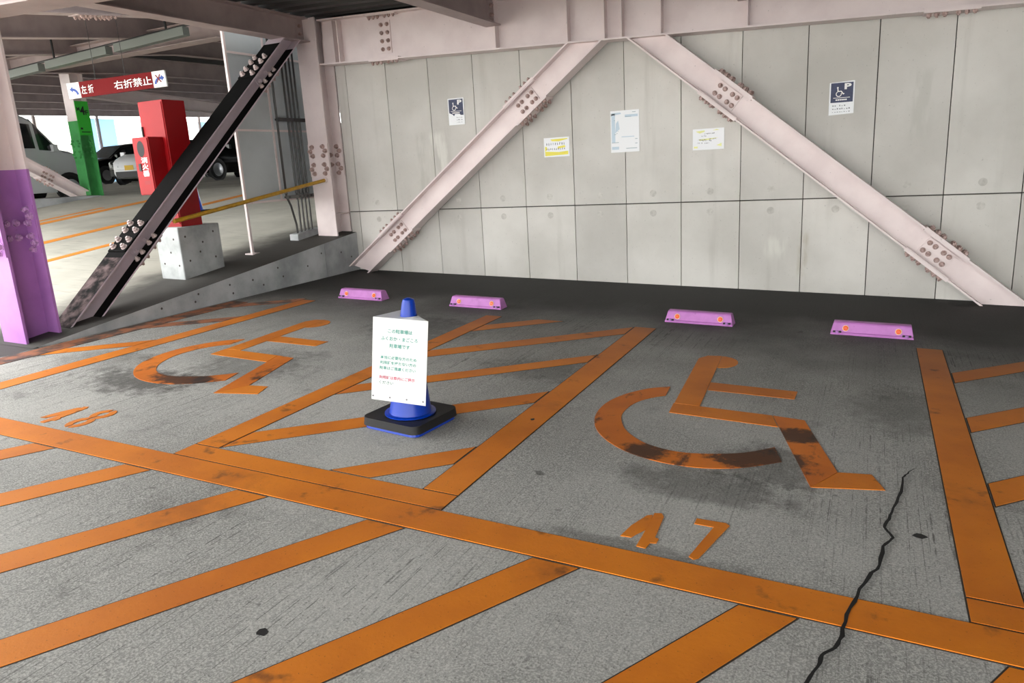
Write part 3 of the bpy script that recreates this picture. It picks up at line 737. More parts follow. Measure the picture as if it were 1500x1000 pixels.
for i, x in enumerate((-5.45, -4.72, -3.99, -3.262, -2.515, -1.795, -1.051, -.320, .418, 1.15, 1.88)):
    ln_ = (YM0+3.2)/1.83
    y0 = YM0-.014
    line('orange aisle stripe that ends ' + AISLE[i], [(x, y0), (x-ln_, -3.2), (x-ln_+.175, -3.2), (x+.175, y0)], None, 'diagonal stripes of the aisle', .0025)
# wheelchair symbols and bay numbers
ARC_O = [(-1.075,4.345),(-1.19,4.262),(-1.29,4.11),(-1.345,3.93),(-1.345,3.74),(-1.30,3.57),(-1.22,3.43),(-1.10,3.31),(-.96,3.23),(-.80,3.195),(-.63,3.21),(-.469,3.283),(-.318,3.414)]
ARC_I = [(-1.06,4.171),(-1.125,4.105),(-1.18,4.01),(-1.205,3.90),(-1.205,3.765),(-1.175,3.66),(-1.125,3.555),(-1.05,3.463),(-.95,3.388),(-.80,3.35),(-.655,3.378),(-.495,3.458),(-.368,3.583)]
def smooth_line(P, k=4):
    out = []
    for i in range(len(P)-1):
        p0, p1, p2, p3 = P[max(i-1, 0)], P[i], P[i+1], P[min(i+2, len(P)-1)]
        for j in range(k):
            t_ = j/k
            out.append(tuple(.5*(2*b_+(c_-a_)*t_+(2*a_-5*b_+4*c_-d_)*t_*t_+(3*b_-a_-3*c_+d_)*t_**3) for a_, b_, c_, d_ in zip(p0, p1, p2, p3)))
    return out + [P[-1]]
ARC_O, ARC_I = smooth_line(ARC_O), smooth_line(ARC_I)
def symbol(dx, dy, label, m_lo, m_up):
    r = thing('wheelchair_symbol', label, 'road marking', (-.7+dx, 3.9+dy, F(-.7+dx)), group='painted wheelchair symbols')
    def T(p): return [(x+dx, y+dy) for x, y in p]
    n = len(ARC_O); bb = B()
    top = [(x, y, F(x)+.003) for x, y in T(ARC_O)] + [(x, y, F(x)+.003) for x, y in T(ARC_I)]
    bot = [(x, y, z-.007) for x, y, z in top]
    bb.add(top+bot, [(i, i+1, n+i+1, n+i) for i in range(n-1)] + [(2*n+i, 3*n+i, 3*n+i+1, 2*n+i+1) for i in range(n-1)] +
           [(i, 2*n+i, 2*n+i+1, i+1) for i in range(n-1)] + [(n+i, n+i+1, 3*n+i+1, 3*n+i) for i in range(n-1)] + [(0, n, 3*n, 2*n), (n-1, 3*n-1, 4*n-1, 2*n-1)])
    bb.build('wheel_arc', m_lo, r)
    deck('torso', T([(-1.045, 5.05), (-1.0, 5.14), (-.905, 5.165), (-.832, 4.055), (-.978, 4.055)]), m_up, .003, r)
    deck('head', T([(-.902, 5.16)] + [(-.895 + .125*math.cos(a_), 5.01 + .15*math.sin(a_)) for a_ in [math.radians(80-20*i) for i in range(9)]] + [(-.884, 4.87)]), m_up, .0025, r)
    deck('arm', T([(-.861, 4.523), (-.344, 4.52), (-.349, 4.369), (-.849, 4.365)]), m_up, .0025, r)
    deck('thigh', T([(-.982, 4.05), (-.969, 3.888), (-.385, 3.872), (-.435, 4.04)]), m_up, .003, r)
    deck('shin', T([(-.430, 4.04), (-.266, 4.025), (-.076, 3.385), (-.174, 3.179), (-.379, 3.872)]), m_lo, .003, r)
    deck('foot', T([(-.073, 3.385), (.063, 3.415), (.116, 3.269), (-.170, 3.182)]), ORANGE, .003, r)
symbol(0, 0, 'orange wheelchair symbol in the bay with the floor crack', TYREORANGE, ORANGE)
symbol(-3.572, .01, 'orange wheelchair symbol in the bay beside the kerb', TYREORANGE, ORANGE)
def number(label, cat, polys, cx, group='painted bay numbers'):
    r = thing('bay_number', label, cat, (cx, 2.55, F(cx)), group=group)
    for nm, ps in polys:
        bb = B()
        for p in ps: bb.hull([(x, y, F(x)-.004) for x, y in p], [(x, y, F(x)+.003) for x, y in p])
        bb.build(nm, ORANGE, r)
def four(dx):   # stencilled 4 of two strokes
    return [[(-.805+dx, 2.463), (-.763+dx, 2.468), (-.752+dx, 2.50), (-.722+dx, 2.56), (-.735+dx, 2.672), (-.755+dx, 2.66), (-.79+dx, 2.555)],
            [(-.728+dx, 2.412), (-.692+dx, 2.41), (-.686+dx, 2.455), (-.664+dx, 2.462), (-.664+dx, 2.495), (-.680+dx, 2.50), (-.690+dx, 2.675), (-.705+dx, 2.70), (-.732+dx, 2.69), (-.728+dx, 2.52)]]
SEV = [[(-.566, 2.666), (-.566, 2.712), (-.452, 2.716), (-.436, 2.70), (-.444, 2.668)], [(-.490, 2.667), (-.444, 2.667), (-.497, 2.418), (-.512, 2.402), (-.532, 2.415)]]
number('stencilled orange 47 on the floor of the cracked bay', 'road marking', [('digit', four(0)), ('digit', SEV)], -.6)
EI = []
def halfring(cx, cyy, rx, ry, w_, a0, a1, n=7):
    out = []
    for i in range(n):
        t0, t1 = math.radians(a0+(a1-a0)*i/n), math.radians(a0+(a1-a0)*(i+1)/n)
        out.append([(cx+rx*math.cos(t0), cyy+ry*math.sin(t0)), (cx+(rx-w_)*math.cos(t0), cyy+(ry-w_)*math.sin(t0)), (cx+(rx-w_)*math.cos(t1), cyy+(ry-w_)*math.sin(t1)), (cx+rx*math.cos(t1), cyy+ry*math.sin(t1))])
    return out
for cyy, ry in ((2.497, .083), (2.643, .077)):
    EI += halfring(-4.06, cyy, .064, ry, .042, 98, 262) + halfring(-4.055, cyy, .064, ry, .042, -82, 82)
number('stencilled orange 48 on the floor of the kerb side bay', 'road marking', [('digit', four(-3.565)), ('digit', EI)], -4.2)
# lines on the ramp
def ramp_line(label, x0, x1, y0, y1):
    n = 8; ys_ = [y0+(y1-y0)*i/n for i in range(n+1)]
    vs = [(x, yy, ramp(x, yy)+.004) for yy in ys_ for x in (x0, x1)]
    bb = B(); bb.add(vs + [(v[0], v[1], v[2]-.01) for v in vs], [(2*i, 2*i+1, 2*i+3, 2*i+2) for i in range(n)] + [(2*n+2+2*i, 2*n+4+2*i, 2*n+5+2*i, 2*n+3+2*i) for i in range(n)] +
        [(2*i, 2*i+2, 2*n+4+2*i, 2*n+2+2*i) for i in range(n)] + [(2*i+1, 2*n+3+2*i, 2*n+5+2*i, 2*i+3) for i in range(n)])
    tag(bb.build('parking_line', RAMPLINE), label, 'road marking', 'lines on the ramp')
RAMPLINE = worn('ramp_line_paint', (226, 142, 44), (206, 130, 50), .7, 4, .6)
ramp_line('orange line on the ramp passing behind the red cabinets', -10.95, -10.75, 5.2, 11)
ramp_line('orange line on the ramp closer to the green column', -12.85, -12.62, 6.0, 10.2)
ramp_line('narrow orange line on the ramp beside the wide one', -13.15, -13.03, 6.0, 9.3)
ramp_line('orange line on the ramp closest to the kerb', -9.55, -9.4, 4.6, 6.9)
# crack and tar spots
CR = [(.238,3.555),(.205,3.48),(.191,3.428),(.177,3.271),(.147,3.097),(.128,2.99),(.111,2.914),(.138,2.84),(.102,2.757),(.093,2.615),(.057,2.519),(.023,2.384),(-.005,2.261),(-.011,2.144),(-.031,2.076),(-.064,2.027),(-.066,1.971),(-.090,1.89),(-.12,1.79),(-.125,1.66),(-.16,1.55),(-.15,1.40),(-.20,1.22),(-.19,1.05),(-.24,.9),(-.26,.7)]
pts = []
for (x0, y0), (x1, y1) in zip(CR, CR[1:]):
    for i in range(3): pts.append((x0+(x1-x0)*i/3+random.uniform(-.004, .004), y0+(y1-y0)*i/3))
wd = [min(.0062, .0015+.0006*i)*random.uniform(.7, 1.2) for i in range(len(pts))]
bb = B(); n = len(pts); vs = [(x-w_, y, F(x)+.0052) for (x, y), w_ in zip(pts, wd)] + [(x+w_, y, F(x)+.0052) for (x, y), w_ in zip(pts, wd)]
bb.add(vs, [(i, n+i, n+i+1, i+1) for i in range(n-1)])
tag(bb.build('floor_crack', plain('crack_filler', (14, 13, 12), .8)), 'long black crack running through the concrete floor', 'crack')
def blob(label, x, y, r_, z=.0012):
    n = 9; p = [(x+r_*random.uniform(.6, 1.1)*math.cos(2*math.pi*i/n), y+r_*random.uniform(.6, 1.1)*math.sin(2*math.pi*i/n)) for i in range(n)]
    tag(deck('tar_spot', p, BLACK, z), label, 'stain', 'black spots on the floor')
blob('black tar spot between two aisle stripes', -1.656, 1.453, .022); blob('black tar spot beside the floor crack', .231, 2.90, .027)
blob('small black tar spot on the line next to the cone strip', *[(-1.64), 3.50], .016, .0036)

# ================================================================== WHEEL STOPS
def stop(x0, x1, label):
    cx = (x0+x1)/2; W2 = (x1-x0)/2
    r = thing('wheel_stop', label, 'wheel stop', (cx, 6.095, F(cx)), TILT, 'lilac wheel stops')
    # local frame: x along the block, y away from the bay, z up
    prof = [(0.0, 0.0), (.0, .018), (.012, .020), (.030, .088), (.042, .098), (.105, .098), (.118, .088), (.145, 0.0)]
    def sec(x, k): return [(x, y + (.07-y)*k*(z/.098), z) for y, z in prof]
    rings = [sec(-W2, 0), sec(-W2+.004, 0), sec(W2-.004, 0), sec(W2, 0)]
    xs_in = .022
    vs = []
    for sx in (-1, 1): vs += [(sx*(W2 - xs_in*(z/.098)), y, z) for y, z in prof]
    n = len(prof); bb = B(); bb.add(vs, [(i, (i+1)%n, n+(i+1)%n, n+i) for i in range(n)] + [tuple(range(n))[::-1], tuple(range(n, 2*n))])
    bb.build('stop_body', STOPM, r, local=True, bevel=.004)
    for sx in (-1, 1):
        bb = B(); M = Matrix.Translation((sx*W2*.63, .0185, .052)) @ Matrix.Rotation(math.radians(90-15), 4, 'X')
        bb.lathe([(.0235, 0), (.0235, .004)], 20, M); ring_ = bb.build('reflector_rim', plain('reflector_rim', (236, 200, 150), .4) if 'rim' not in globals() else rim, r, local=True)
        globals()['rim'] = ring_.data.materials[0]
        bb = B(); bb.lathe([(.0185, .003), (.0185, .006), (.012, .008)], 20, M); bb.build('reflector', ORREF, ring_, local=True)
        bb = B(); M2 = Matrix.Translation((sx*W2*.83, .004, .018)); bb.lathe([(.013, 0), (.013, .012), (.006, .016)], 10, M2); bb.lathe([(.018, -.006), (.018, .001)], 12, M2)
        bb.build('anchor_bolt', LILAC, r, local=True)
        bb = B(); bb.box((sx*W2*.83-.030, -.0005, .017), (sx*W2*.83+.030, .016, .030)); bb.build('bolt_recess', BLACK, r, local=True)
stop(-5.065, -4.505, 'lilac wheel stop closest to the kerb')
stop(-3.70, -3.13, 'lilac wheel stop of the kerb side bay, next to the hatched strip')
stop(-1.555, -.985, 'lilac wheel stop of the cracked bay, next to the hatched strip')
stop(-.243, .338, 'lilac wheel stop farthest from the kerb')

# ================================================================== CONE WITH NOTICE
def cone(label, x, y, z0, rot, lean=0, weight=True):
    r = thing('traffic_cone', label, 'traffic cone', (x, y, z0), rot)
    def Lx(p): return (p[0] + lean*max(0, p[2]-.05)/.65, p[1], p[2])
    bb = B(); h = .185
    def rr(c, s, z, n=5):
        out = []
        for qx, qy, a0 in ((1,1,0),(-1,1,90),(-1,-1,180),(1,-1,270)):
            for i in range(n):
                a_ = math.radians(a0+90*i/(n-1)); out.append((qx*(s-c)+c*math.cos(a_), qy*(s-c)+c*math.sin(a_), z))
        return out
    bb.hull(rr(.05, h+.004, 0), rr(.05, h, .016)); bb.build('base_plate', BLUE, r, local=True)
    bb = B(); prof = [(.155, .016), (.155, .034), (.128, .037), (.118, .06), (.085, .28), (.047, .60), (.036, .68), (.030, .70), (.012, .708)]
    bb.lathe(prof, 32); bb.v = [Lx(p) for p in bb.v]; bb.build('cone_body', BLUE, r, smooth='auto', local=True)
    if weight:
        o, i_ = rr(.05, h+.012, .03), [(.133*math.cos(math.radians(18*k+9-0)), .133*math.sin(math.radians(18*k+9)), .03) for k in range(20)]
        n = 20; bb = B(); up = .062
        bb.add([(a_, b_, .017) for a_, b_, _ in o] + [(a_, b_, .017) for a_, b_, _ in i_] + [(a_*.98, b_*.98, up) for a_, b_, _ in o] + [(a_, b_, up-.006) for a_, b_, _ in i_],
               [(k, (k+1)%n, n+(k+1)%n, n+k) for k in range(n)] + [(2*n+k, 3*n+k, 3*n+(k+1)%n, 2*n+(k+1)%n) for k in range(n)] + [(k, 2*n+k, 2*n+(k+1)%n, (k+1)%n) for k in range(n)] + [(n+k, n+(k+1)%n, 3*n+(k+1)%n, 3*n+k) for k in range(n)])
        bb.build('rubber_weight', BLACK, r, smooth='auto', local=True)
        bb = B(); bb.lathe([(.128, .058), (.142, .06), (.142, .066), (.128, .068)], 32); bb.build('collar', BLUE, r, local=True)
    return r
CX, CY = -2.255, 3.215
cone('blue traffic cone on a black rubber weight in the hatched strip', CX, CY, F(CX)+.003, TILT @ Matrix.Rotation(math.radians(-6), 4, 'Z'), .035)
Dc = depth((CX+.03, CY, .45)) - .115
TL, TR, BR, BL = onD(546.4, 463.5, Dc), onD(627.4, 470.5, Dc-.02), onD(623.5, 594.5, Dc), onD(544.2, 584, Dc+.02)
sg_ = thing('cone_sign', 'white folded notice board with green Japanese text on the cone', 'sign', (CX, CY, F(CX)+.1))
back = Vector((CX+.02, CY, 0)) + (Vector((CX, CY, 0)) - Vector((0, 0, 0))).normalized()*.13
kt, kbm = Vector((back.x, back.y, (TL.z+TR.z)/2+.012)), Vector((back.x, back.y, (BL.z+BR.z)/2))
SIGNW = plain('white_sign_plastic', (228, 231, 230), .4)
def sheet(pts, name, th=.003):
    n_ = (pts[1]-pts[0]).cross(pts[2]-pts[0]).normalized()
    return B().hull(pts, [p - n_*th for p in pts]).build(name, SIGNW, sg_)
sheet([BL, BR, TR, TL], 'front_face')
sheet([BR, kbm, kt, TR], 'side_face'); sheet([kbm, BL, TL, kt], 'side_face')
# top cap with a hole for the cone tip
cen = Vector((CX+.055, CY, 0)); ztop = (TL.z+TR.z+kt.z)/3
tri = [TL, TR, kt]
outl = []
for i in range(3):
    for k in range(8): outl.append(tri[i].lerp(tri[(i+1) % 3], k/8))
tipc = Vector((CX + .055, CY, ztop))
inn = [tipc + (p-tipc).normalized()*.046 for p in outl]
for p in inn: p.z = ztop
B().add(outl+inn, [(i, (i+1) % 24, 24+(i+1) % 24, 24+i) for i in range(24)]).build('top_cap', SIGNW, sg_)
U = (TR-TL); V = (TL-BL); Wf, Hf = U.length, V.length
class Quad(Face):
    def __init__(s): s.k = .0012; s.N = (BR-BL).cross(TL-BL).normalized()
    def P(s, u, v, l=1):
        return BL.lerp(BR, u).lerp(TL.lerp(TR, u), v) + s.N*(s.k*l)
fq = Quad()
TEAL = plain('pale_teal_print', (84, 160, 146), .5); PINKT = plain('pale_red_print', (200, 92, 116), .5); GREYT = plain('pale_grey_green_print', (112, 148, 140), .5)
q = B()
for body, u0, u1, v in (('この駐車場は', .28, .72, .845), ('ふくおか・まごころ', .155, .82, .755), ('駐車場です', .31, .68, .668)):
    q = B(); fq.text(q, body, u0, u1, v-.026, v+.026, .020); q.build('text_line', TEAL, sg_)
for body, u0, u1, v in (('本当に必要な方のため', .15, .81, .525), ('利用証を持たない方の', .145, .805, .462), ('駐車はご遠慮ください', .14, .80, .397)):
    q = B(); fq.text(q, body, u0, u1, v-.021, v+.021, .020); q.build('text_line', TEAL, sg_)
q = B(); fq.text(q, '利用証は車内にご掲示', .135, .79, .262, .304, .020); q.build('text_line', PINKT, sg_)
q = B(); fq.text(q, 'ください', .135, .40, .200, .240, .020); q.build('text_line', GREYT, sg_)
EYE = plain('eyelet_grey', (120, 120, 124), .4)
for u in (.03, .34, .65, .95):
    q = B(); c_ = fq.P(u, .045, 1); q.add([c_ + (TR-TL).normalized()*(.005*math.cos(a_)) + (TL-BL).normalized()*(.005*math.sin(a_)) for a_ in [math.pi*2*i/10 for i in range(10)]], [tuple(range(10))]); q.build('eyelet', EYE, sg_)

# ================================================================== NOTICES ON THE WALL
NAVY = worn('navy_print', (22, 34, 74), (38, 52, 96), .45, 30, .5); PAPER = plain('white_paper', (240, 243, 245), .6); INK = plain('faded_ink', (120, 124, 130), .6)
def wheel_icon(fc, q, cu, cv, s):
    fc.disc(q, cu+.30*s, cv+.94*s, .09*s, 2, 12); fc.poly(q, [(cu+.26*s, cv+.86*s), (cu+.36*s, cv+.86*s), (cu+.40*s, cv+.50*s), (cu+.28*s, cv+.50*s)], 2)
    fc.ring(q, cu+.42*s, cv+.27*s, .22*s, .30*s, 110, 380, 20, 2)
    fc.poly(q, [(cu+.3*s, cv+.60*s), (cu+.3*s, cv+.50*s), (cu+.64*s, cv+.50*s), (cu+.86*s, cv+.18*s), (cu+1.0*s, cv+.26*s), (cu+.98*s, cv+.33*s), (cu+.88*s, cv+.32*s), (cu+.70*s, cv+.60*s)], 2)
def navy_sign(label, x, z, torn):
    W_, H_ = .215, .30
    r = thing('wall_sign', label, 'sign', (x, 7.855, z), group='disabled parking signs on the wall')
    if torn:
        B().box((x, 7.852, z), (x+W_, 7.856, z+H_)).build('sheet', PAPER, r)
    else: B().hull([(x, 7.852, z), (x+W_, 7.852, z+.008), (x+W_, 7.856, z+.008), (x, 7.856, z)], [(x, 7.852, z+H_-.008), (x+W_, 7.852, z+H_), (x+W_, 7.856, z+H_), (x, 7.856, z+H_-.008)]).build('sheet', PAPER, r)
    fc = Face((x, 7.852, z), (1, 0, 0), (0, 0, 1), .0012); v0 = .118
    q = B()
    if torn: fc.poly(q, [(.012, v0+.02), (.055, v0+.002), (.075, v0-.018), (.09, v0+.006), (.15, v0+.004), (.165, v0-.01), (.203, v0-.012), (.203, .288), (.012, .288)])
    else: fc.rect(q, .012, v0-.006, .203, .288)
    q.build('navy_field', NAVY, r)
    q = B(); fc.text(q, 'P', .128, .188, .226, .280, .04); q.build('letter', WHITE, r)
    q = B(); wheel_icon(fc, q, .045, .165, .085); q.build('wheelchair_icon', WHITE, r)
    q = B(); fc.rect(q, .035, .151, .178, .156, 2); q.build('rule', WHITE, r)
    q = B(); [fc.rect(q, .056+.0165*i, .129, .069+.0165*i, .141, 2) for i in range(6)]; tag(q.build('faded_caption', WHITE, r), kind='stuff')
    q = B()
    for row, v in enumerate((.078, .050, .024)):
        for i in range(8):
            if (torn and i < 4) or random.random() < .15: continue
            fc.rect(q, .03+.02*i, v, .03+.02*i+random.uniform(.006, .014), v+random.uniform(.005, .013)*(1 if row < 2 else .6))
    tag(q.build('faded_print', INK, r), kind='stuff')
navy_sign('navy disabled parking sign on the wall with torn lower half', -4.57, 1.925, True)
navy_sign('navy disabled parking sign on the wall with rows of faded print below', -.418, 1.72, False)
YEL = plain('yellow_print', (236, 226, 92), .6); PYEL = plain('pale_yellow_print', (232, 234, 158), .6)
def notice(label, x, z, W_, H_, kind):
    r = thing('wall_notice', label, 'notice', (x, 7.856, z))
    B().box((x, 7.853, z), (x+W_, 7.857, z+H_)).build('sheet', PAPER, r)
    fc = Face((x, 7.853, z), (1, 0, 0), (0, 0, 1), .0008); rnd = random.Random(W_*H_*100+x)
    if kind == 'yellow':
        q = B(); fc.poly(q, [(.012, .012), (.29, .02), (.29, .058), (.18, .05), (.012, .062)]); fc.poly(q, [(.18, .165), (.285, .185), (.285, .195), (.08, .19), (.10, .17)]); fc.poly(q, [(.012, .06), (.045, .085), (.03, .115), (.012, .11)]); fc.poly(q, [(.16, .085), (.26, .10), (.25, .12), (.17, .11)]); q.build('yellow_print', YEL, r)
        q = B()
        for v0_, v1_, n in ((.125, .155, 9), (.072, .098, 10)):
            for i in range(n):
                u = .03 + .235*i/n; fc.poly(q, [(u, v0_+rnd.uniform(0, .01)), (u+rnd.uniform(.004, .012), v0_), (u+rnd.uniform(.006, .014), v1_-rnd.uniform(0, .012)), (u+.003, v1_)], 2)
        tag(q.build('faded_print', INK, r), kind='stuff')
    elif kind == 'pale':
        q = B(); fc.poly(q, [(.03, .185), (.07, .163), (.12, .178), (.12, .192)]); fc.poly(q, [(.20, .186), (.27, .188), (.24, .198)]); fc.poly(q, [(.24, .04), (.29, .025), (.29, .06)]); fc.rect(q, .012, .018, .05, .036); fc.poly(q, [(.06, .105), (.26, .115), (.18, .098), (.07, .09)]); q.build('yellow_print', PYEL, r)
        q = B()
        for u0, u1, v in ((.12, .22, .155), (.09, .14, .133), (.05, .13, .095), (.10, .19, .085), (.17, .24, .10), (.05, .10, .066), (.12, .17, .064)):
            u = u0
            while u < u1: fc.rect(q, u, v+rnd.uniform(-.003, .003), u+rnd.uniform(.004, .01), v+rnd.uniform(.004, .011), 2); u += .013
        tag(q.build('faded_print', INK, r), kind='stuff')
    else:
        LB = plain('faded_blue_print', (196, 214, 226), .6); q = B()
        fc.rect(q, .012, .10, .05, .40); fc.rect(q, .16, .36, .30, .385); fc.poly(q, [(.012, .385), (.12, .395), (.11, .41), (.012, .41)])
        fc.rect(q, .12, .155, .26, .163); fc.rect(q, .012, .03, .09, .06); fc.poly(q, [(.05, .2), (.1, .24), (.085, .33), (.06, .3)]); tag(q.build('faded_print', LB, r), kind='stuff')
        q = B()
        for u0, u1, v in ((.16, .23, .362), (.01, .09, .10), (.27, .295, .13), (.17, .29, .035), (.04, .06, .185), (.065, .075, .195), (.08, .085, .215), (.04, .05, .33), (.24, .28, .405), (.27, .295, .085)):
            fc.rect(q, u0, v, u1, v+.005, 2)
        tag(q.build('faded_lines', plain('faded_teal_ink', (140, 164, 172), .6), r), kind='stuff')
notice('white notice with bold yellow print, beside the left-leaning brace', -3.362, 1.492, .305, .208, 'yellow')
notice('large bleached white poster hung over a panel joint', -2.575, 1.498, .315, .430, 'poster')
notice('white notice with traces of pale yellow, beside the other brace', -1.697, 1.473, .315, .208, 'pale')

# ================================================================== BEYOND THE RAMP: CARS, CONE, SIGN
def on_ramp(u, v):
    d = ray(u, v); k = 4.0; prev = None
    while k < 80:
        p = CAM + d*k; g_ = p.z - ramp(p.x, p.y)
        if g_ < 0: return p
        k += .02
    return CAM + d*34
TYRE = plain('tyre_rubber', (20, 20, 21), .8); RIM = plain('wheel_alloy', (176, 178, 182), .3, .8); CGLASS = plain('car_glass', (26, 30, 32), .08, 0, .8); TRIM = plain('black_car_trim', (18, 18, 19), .5)
LAMP = plain('clear_lamp', (206, 212, 218), .12, .2); PLATE = plain('yellow_number_plate', (222, 180, 26), .5); PLATEW = plain('white_number_plate', (230, 230, 226), .5)
def car(name, label, cat, pos, heading, st, wheels, body, group=None, plate_mat=PLATEW, wr=.28, iw=3, ir=4, lamps=True):
    """st: stations from nose to tail (x, z_bottom, z_belt, z_top, half width, half roof width); windscreen spans stations iw..ir"""
    h_ = Vector(heading).normalized(); M = Matrix(((h_.x, -h_.y, 0), (h_.y, h_.x, 0), (0, 0, 1))).to_4x4()
    r = thing(name, label, cat, pos, M, group)
    def ring(q):
        x, zb, zl, zt, w_, wt = q
        half = [(w_*.9, zb), (w_, zb+.14), (w_*1.0, (zb+zl)/2), (w_*.985, zl), (wt+(w_*.985-wt)*.12, zt-.06*(zt-zl)/.6 if zt-zl > .3 else (zl+zt)/2), (wt*.9, zt-.005)]
        return [(x, y, z) for y, z in half] + [(x, -y, z) for y, z in half[::-1]]
    rs = [ring(q) for q in st]; n = 12; bb = B()
    bb.add([p for R_ in rs for p in R_], [(i*n+k, i*n+(k+1) % n, (i+1)*n+(k+1) % n, (i+1)*n+k) for i in range(len(rs)-1) for k in range(n)] + [tuple(range(n)), tuple(range((len(rs)-1)*n, len(rs)*n))[::-1]])
    bb.build('car_body', body, r, smooth='auto', local=True, bevel=0)
    def lift(p, sx, sy_, sz): return (p[0]+sx, p[1]+sy_, p[2]+sz)
    a_, b_ = rs[iw], rs[ir]
    q = [lift(a_[5], .012, 0, .01), lift(a_[6], .012, 0, .01), lift(b_[6], .012, 0, .012), lift(b_[5], .012, 0, .012)]
    B().add(q, [(0, 1, 2, 3)]).build('windscreen', CGLASS, r, local=True)
    for side, (lo, hi, e) in enumerate(((3, 4, 1), (8, 7, -1))):
        B().add([lift(a_[lo], -.10, e*.006, .03), lift(b_[hi], .02, e*.006, -.03), lift(b_[lo], .02, e*.006, .03)], [(0, 1, 2)]).build('quarter_glass', CGLASS, r, local=True)
        x0, x1 = st[ir][0], st[-2][0]; nn = 2
        for k in range(nn):
            def at(x, j):
                for R0, R1, q0, q1 in zip(rs, rs[1:], st, st[1:]):
                    if q1[0] <= x <= q0[0]:
                        f = (q0[0]-x)/(q0[0]-q1[0]); return Vector(R0[j]).lerp(Vector(R1[j]), f)
                return Vector(rs[-1][j])
            xa, xb = x0-(x0-x1)*k/nn-.05, x0-(x0-x1)*(k+1)/nn+.04
            def mixed(x, f): return at(x, lo).lerp(at(x, hi), f) + Vector((0, e*.008, 0))
            B().add([mixed(xa, .1), mixed(xb, .1), mixed(xb, .9), mixed(xa, .9)], [(0, 1, 2, 3)]).build('side_window', CGLASS, r, local=True)
    W_ = max(q[4] for q in st)
    for x in wheels:
        for e in (-1, 1):
            Mw = Matrix.Translation((x, e*(W_-.17), wr)) @ Matrix.Rotation(-e*math.pi/2, 4, 'X')
            bb = B(); bb.lathe([(wr*1.22, .176), (wr*1.22, .180)], 24, Mw); bb.build('wheel_arch', TRIM, r, local=True)
            bb = B(); bb.lathe([(wr*.75, 0), (wr, .02), (wr, .17), (wr*.92, .195), (wr*.7, .20)], 24, Mw); wo = bb.build('wheel', TYRE, r, smooth='auto', local=True)
            bb = B(); bb.lathe([(wr*.68, .15), (wr*.68, .203), (wr*.5, .205), (wr*.2, .225), (wr*.05, .228)], 20, Mw); bb.build('hub', RIM, wo, smooth='auto', local=True)
    nx, zb, zl = st[0][0], st[0][1], st[0][2]; s1 = st[1]
    B().box((nx-.05, -s1[4]*.8, zb-.14), (nx+.012, s1[4]*.8, zb+.06)).build('grille', TRIM, r, local=True)
    B().box((nx+.012, -.165, zb+.10), (nx+.022, .165, zb+.26)).build('number_plate', plate_mat, r, local=True)
    if lamps:
        for e in (-1, 1):
            bb = B(); bb.hull([(nx-.02, e*s1[4]*.62, s1[2]-.16), (nx-.32, e*s1[4]*1.0, s1[2]-.06), (nx-.32, e*s1[4]*.99, s1[2]+.04), (nx-.06, e*s1[4]*.6, s1[2]-.02)],
                              [(nx+.03, e*s1[4]*.62, s1[2]-.16), (nx-.28, e*s1[4]*1.03, s1[2]-.06), (nx-.28, e*s1[4]*1.02, s1[2]+.05), (nx-.02, e*s1[4]*.6, s1[2]-.01)]); bb.build('headlamp', LAMP, r, local=True)
            B().box((st[iw][0]-.25, e*(W_+.01)-.07, st[iw][2]+.02), (st[iw][0]-.15, e*(W_+.01)+.07, st[iw][2]+.17)).build('door_mirror', body, r, local=True)
    return r
VAN = [(1.70,.40,.78,.84,.60,.52),(1.62,.24,.88,.95,.70,.62),(1.30,.20,1.0,1.07,.735,.66),(1.08,.2,1.04,1.11,.735,.66),(.55,.2,1.07,1.74,.735,.63),(.35,.2,1.07,1.84,.735,.61),(-1.3,.2,1.07,1.90,.735,.61),(-1.62,.22,1.07,1.84,.73,.60),(-1.70,.32,1.0,1.55,.70,.56)]
EGG = [(1.70,.36,.62,.68,.50,.40),(1.60,.22,.72,.80,.66,.52),(1.35,.18,.84,.93,.72,.60),(1.05,.18,.92,1.0,.735,.62),(.15,.18,.96,1.52,.735,.56),(-.3,.18,.96,1.60,.735,.55),(-1.0,.18,.98,1.54,.735,.55),(-1.55,.22,.95,1.20,.72,.55),(-1.70,.34,.85,.95,.62,.5)]
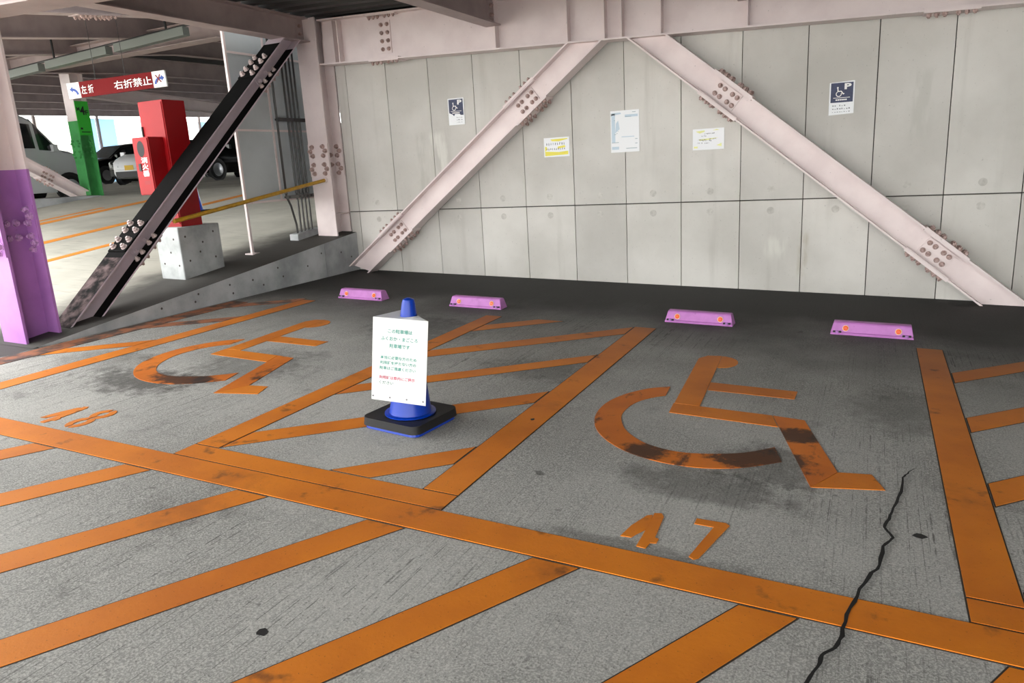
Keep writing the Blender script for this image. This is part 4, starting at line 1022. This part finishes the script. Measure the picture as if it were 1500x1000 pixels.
SED = [(2.2,.40,.66,.72,.66,.56),(2.1,.24,.76,.84,.80,.68),(1.5,.2,.88,.95,.87,.76),(1.0,.2,.94,1.01,.88,.76),(.25,.2,.96,1.50,.88,.64),(-.2,.2,.96,1.58,.88,.63),(-1.5,.2,.98,1.56,.88,.64),(-2.05,.24,.98,1.25,.86,.66),(-2.2,.34,.9,1.0,.78,.6)]
SILVER = plain('silver_car_paint', (186, 190, 192), .18); CWHITE = plain('white_car_paint', (238, 240, 240), .2); CBLACK = plain('black_car_paint', (16, 17, 19), .12)
wp = on_ramp(108, 291)
wp = wp*1.05
car('van', 'silver box shaped van parked behind the green column', 'van', (wp.x-.735, wp.y-1.12, ramp(wp.x-.735, wp.y-1.12)-.03), (0, 1, 0), VAN, (1.12, -1.12), SILVER, plate_mat=PLATE)
wc = on_ramp(169, 267.5); wc = Vector((wc.x, wc.y, 0)); wc *= 29.5/wc.length
def row(k, dy=0): x, y_ = wc.x+.35+2.6*k, wc.y+1.6+dy; return (x, y_, ramp(x, y_))
car('small_car', 'small rounded white car with yellow number plate, parked beyond the ramp', 'car', row(0), (.32, -1, 0), EGG, (1.15, -1.2), CWHITE, plate_mat=PLATE)
for k, lab in ((-1, 'black car parked right beside the small white car'), (-2.1, 'black car parked behind the silver van'), (1.1, 'black car parked behind the red cabinets'), (3.0, 'black car parked behind the striped barrier pole')):
    car('car', lab, 'car', row(k, 2.6 if k < 0 else .6), (0, -1, 0), SED, (1.4, -1.35), CBLACK, 'black cars parked beyond the ramp', wr=.31)
bp_ = row(3.0, -2.0)
br_ = thing('barrier_pole', 'low barrier pole striped yellow and black in front of a black car', 'barrier', (bp_[0], bp_[1], ramp(bp_[0], bp_[1])))
for i in range(9):
    x = bp_[0]-1.6+.36*i
    B().tube([(x, bp_[1], bp_[2]+.75), (x+.36, bp_[1], bp_[2]+.75)], .05, 10).build('pole_band', YELLOW if i % 2 else BLACK, br_)
for x in (bp_[0]-1.6, bp_[0]+1.64): B().tube([(x, bp_[1], bp_[2]-.01), (x, bp_[1], bp_[2]+.78)], .04, 8).build('post', BLACK, br_)
pc = on_ramp(287, 306)*.955
cone('blue traffic cone standing behind the red cabinets', pc.x, pc.y, ramp(pc.x, pc.y), Matrix.Rotation(.3, 4, 'Z'), 0, True)
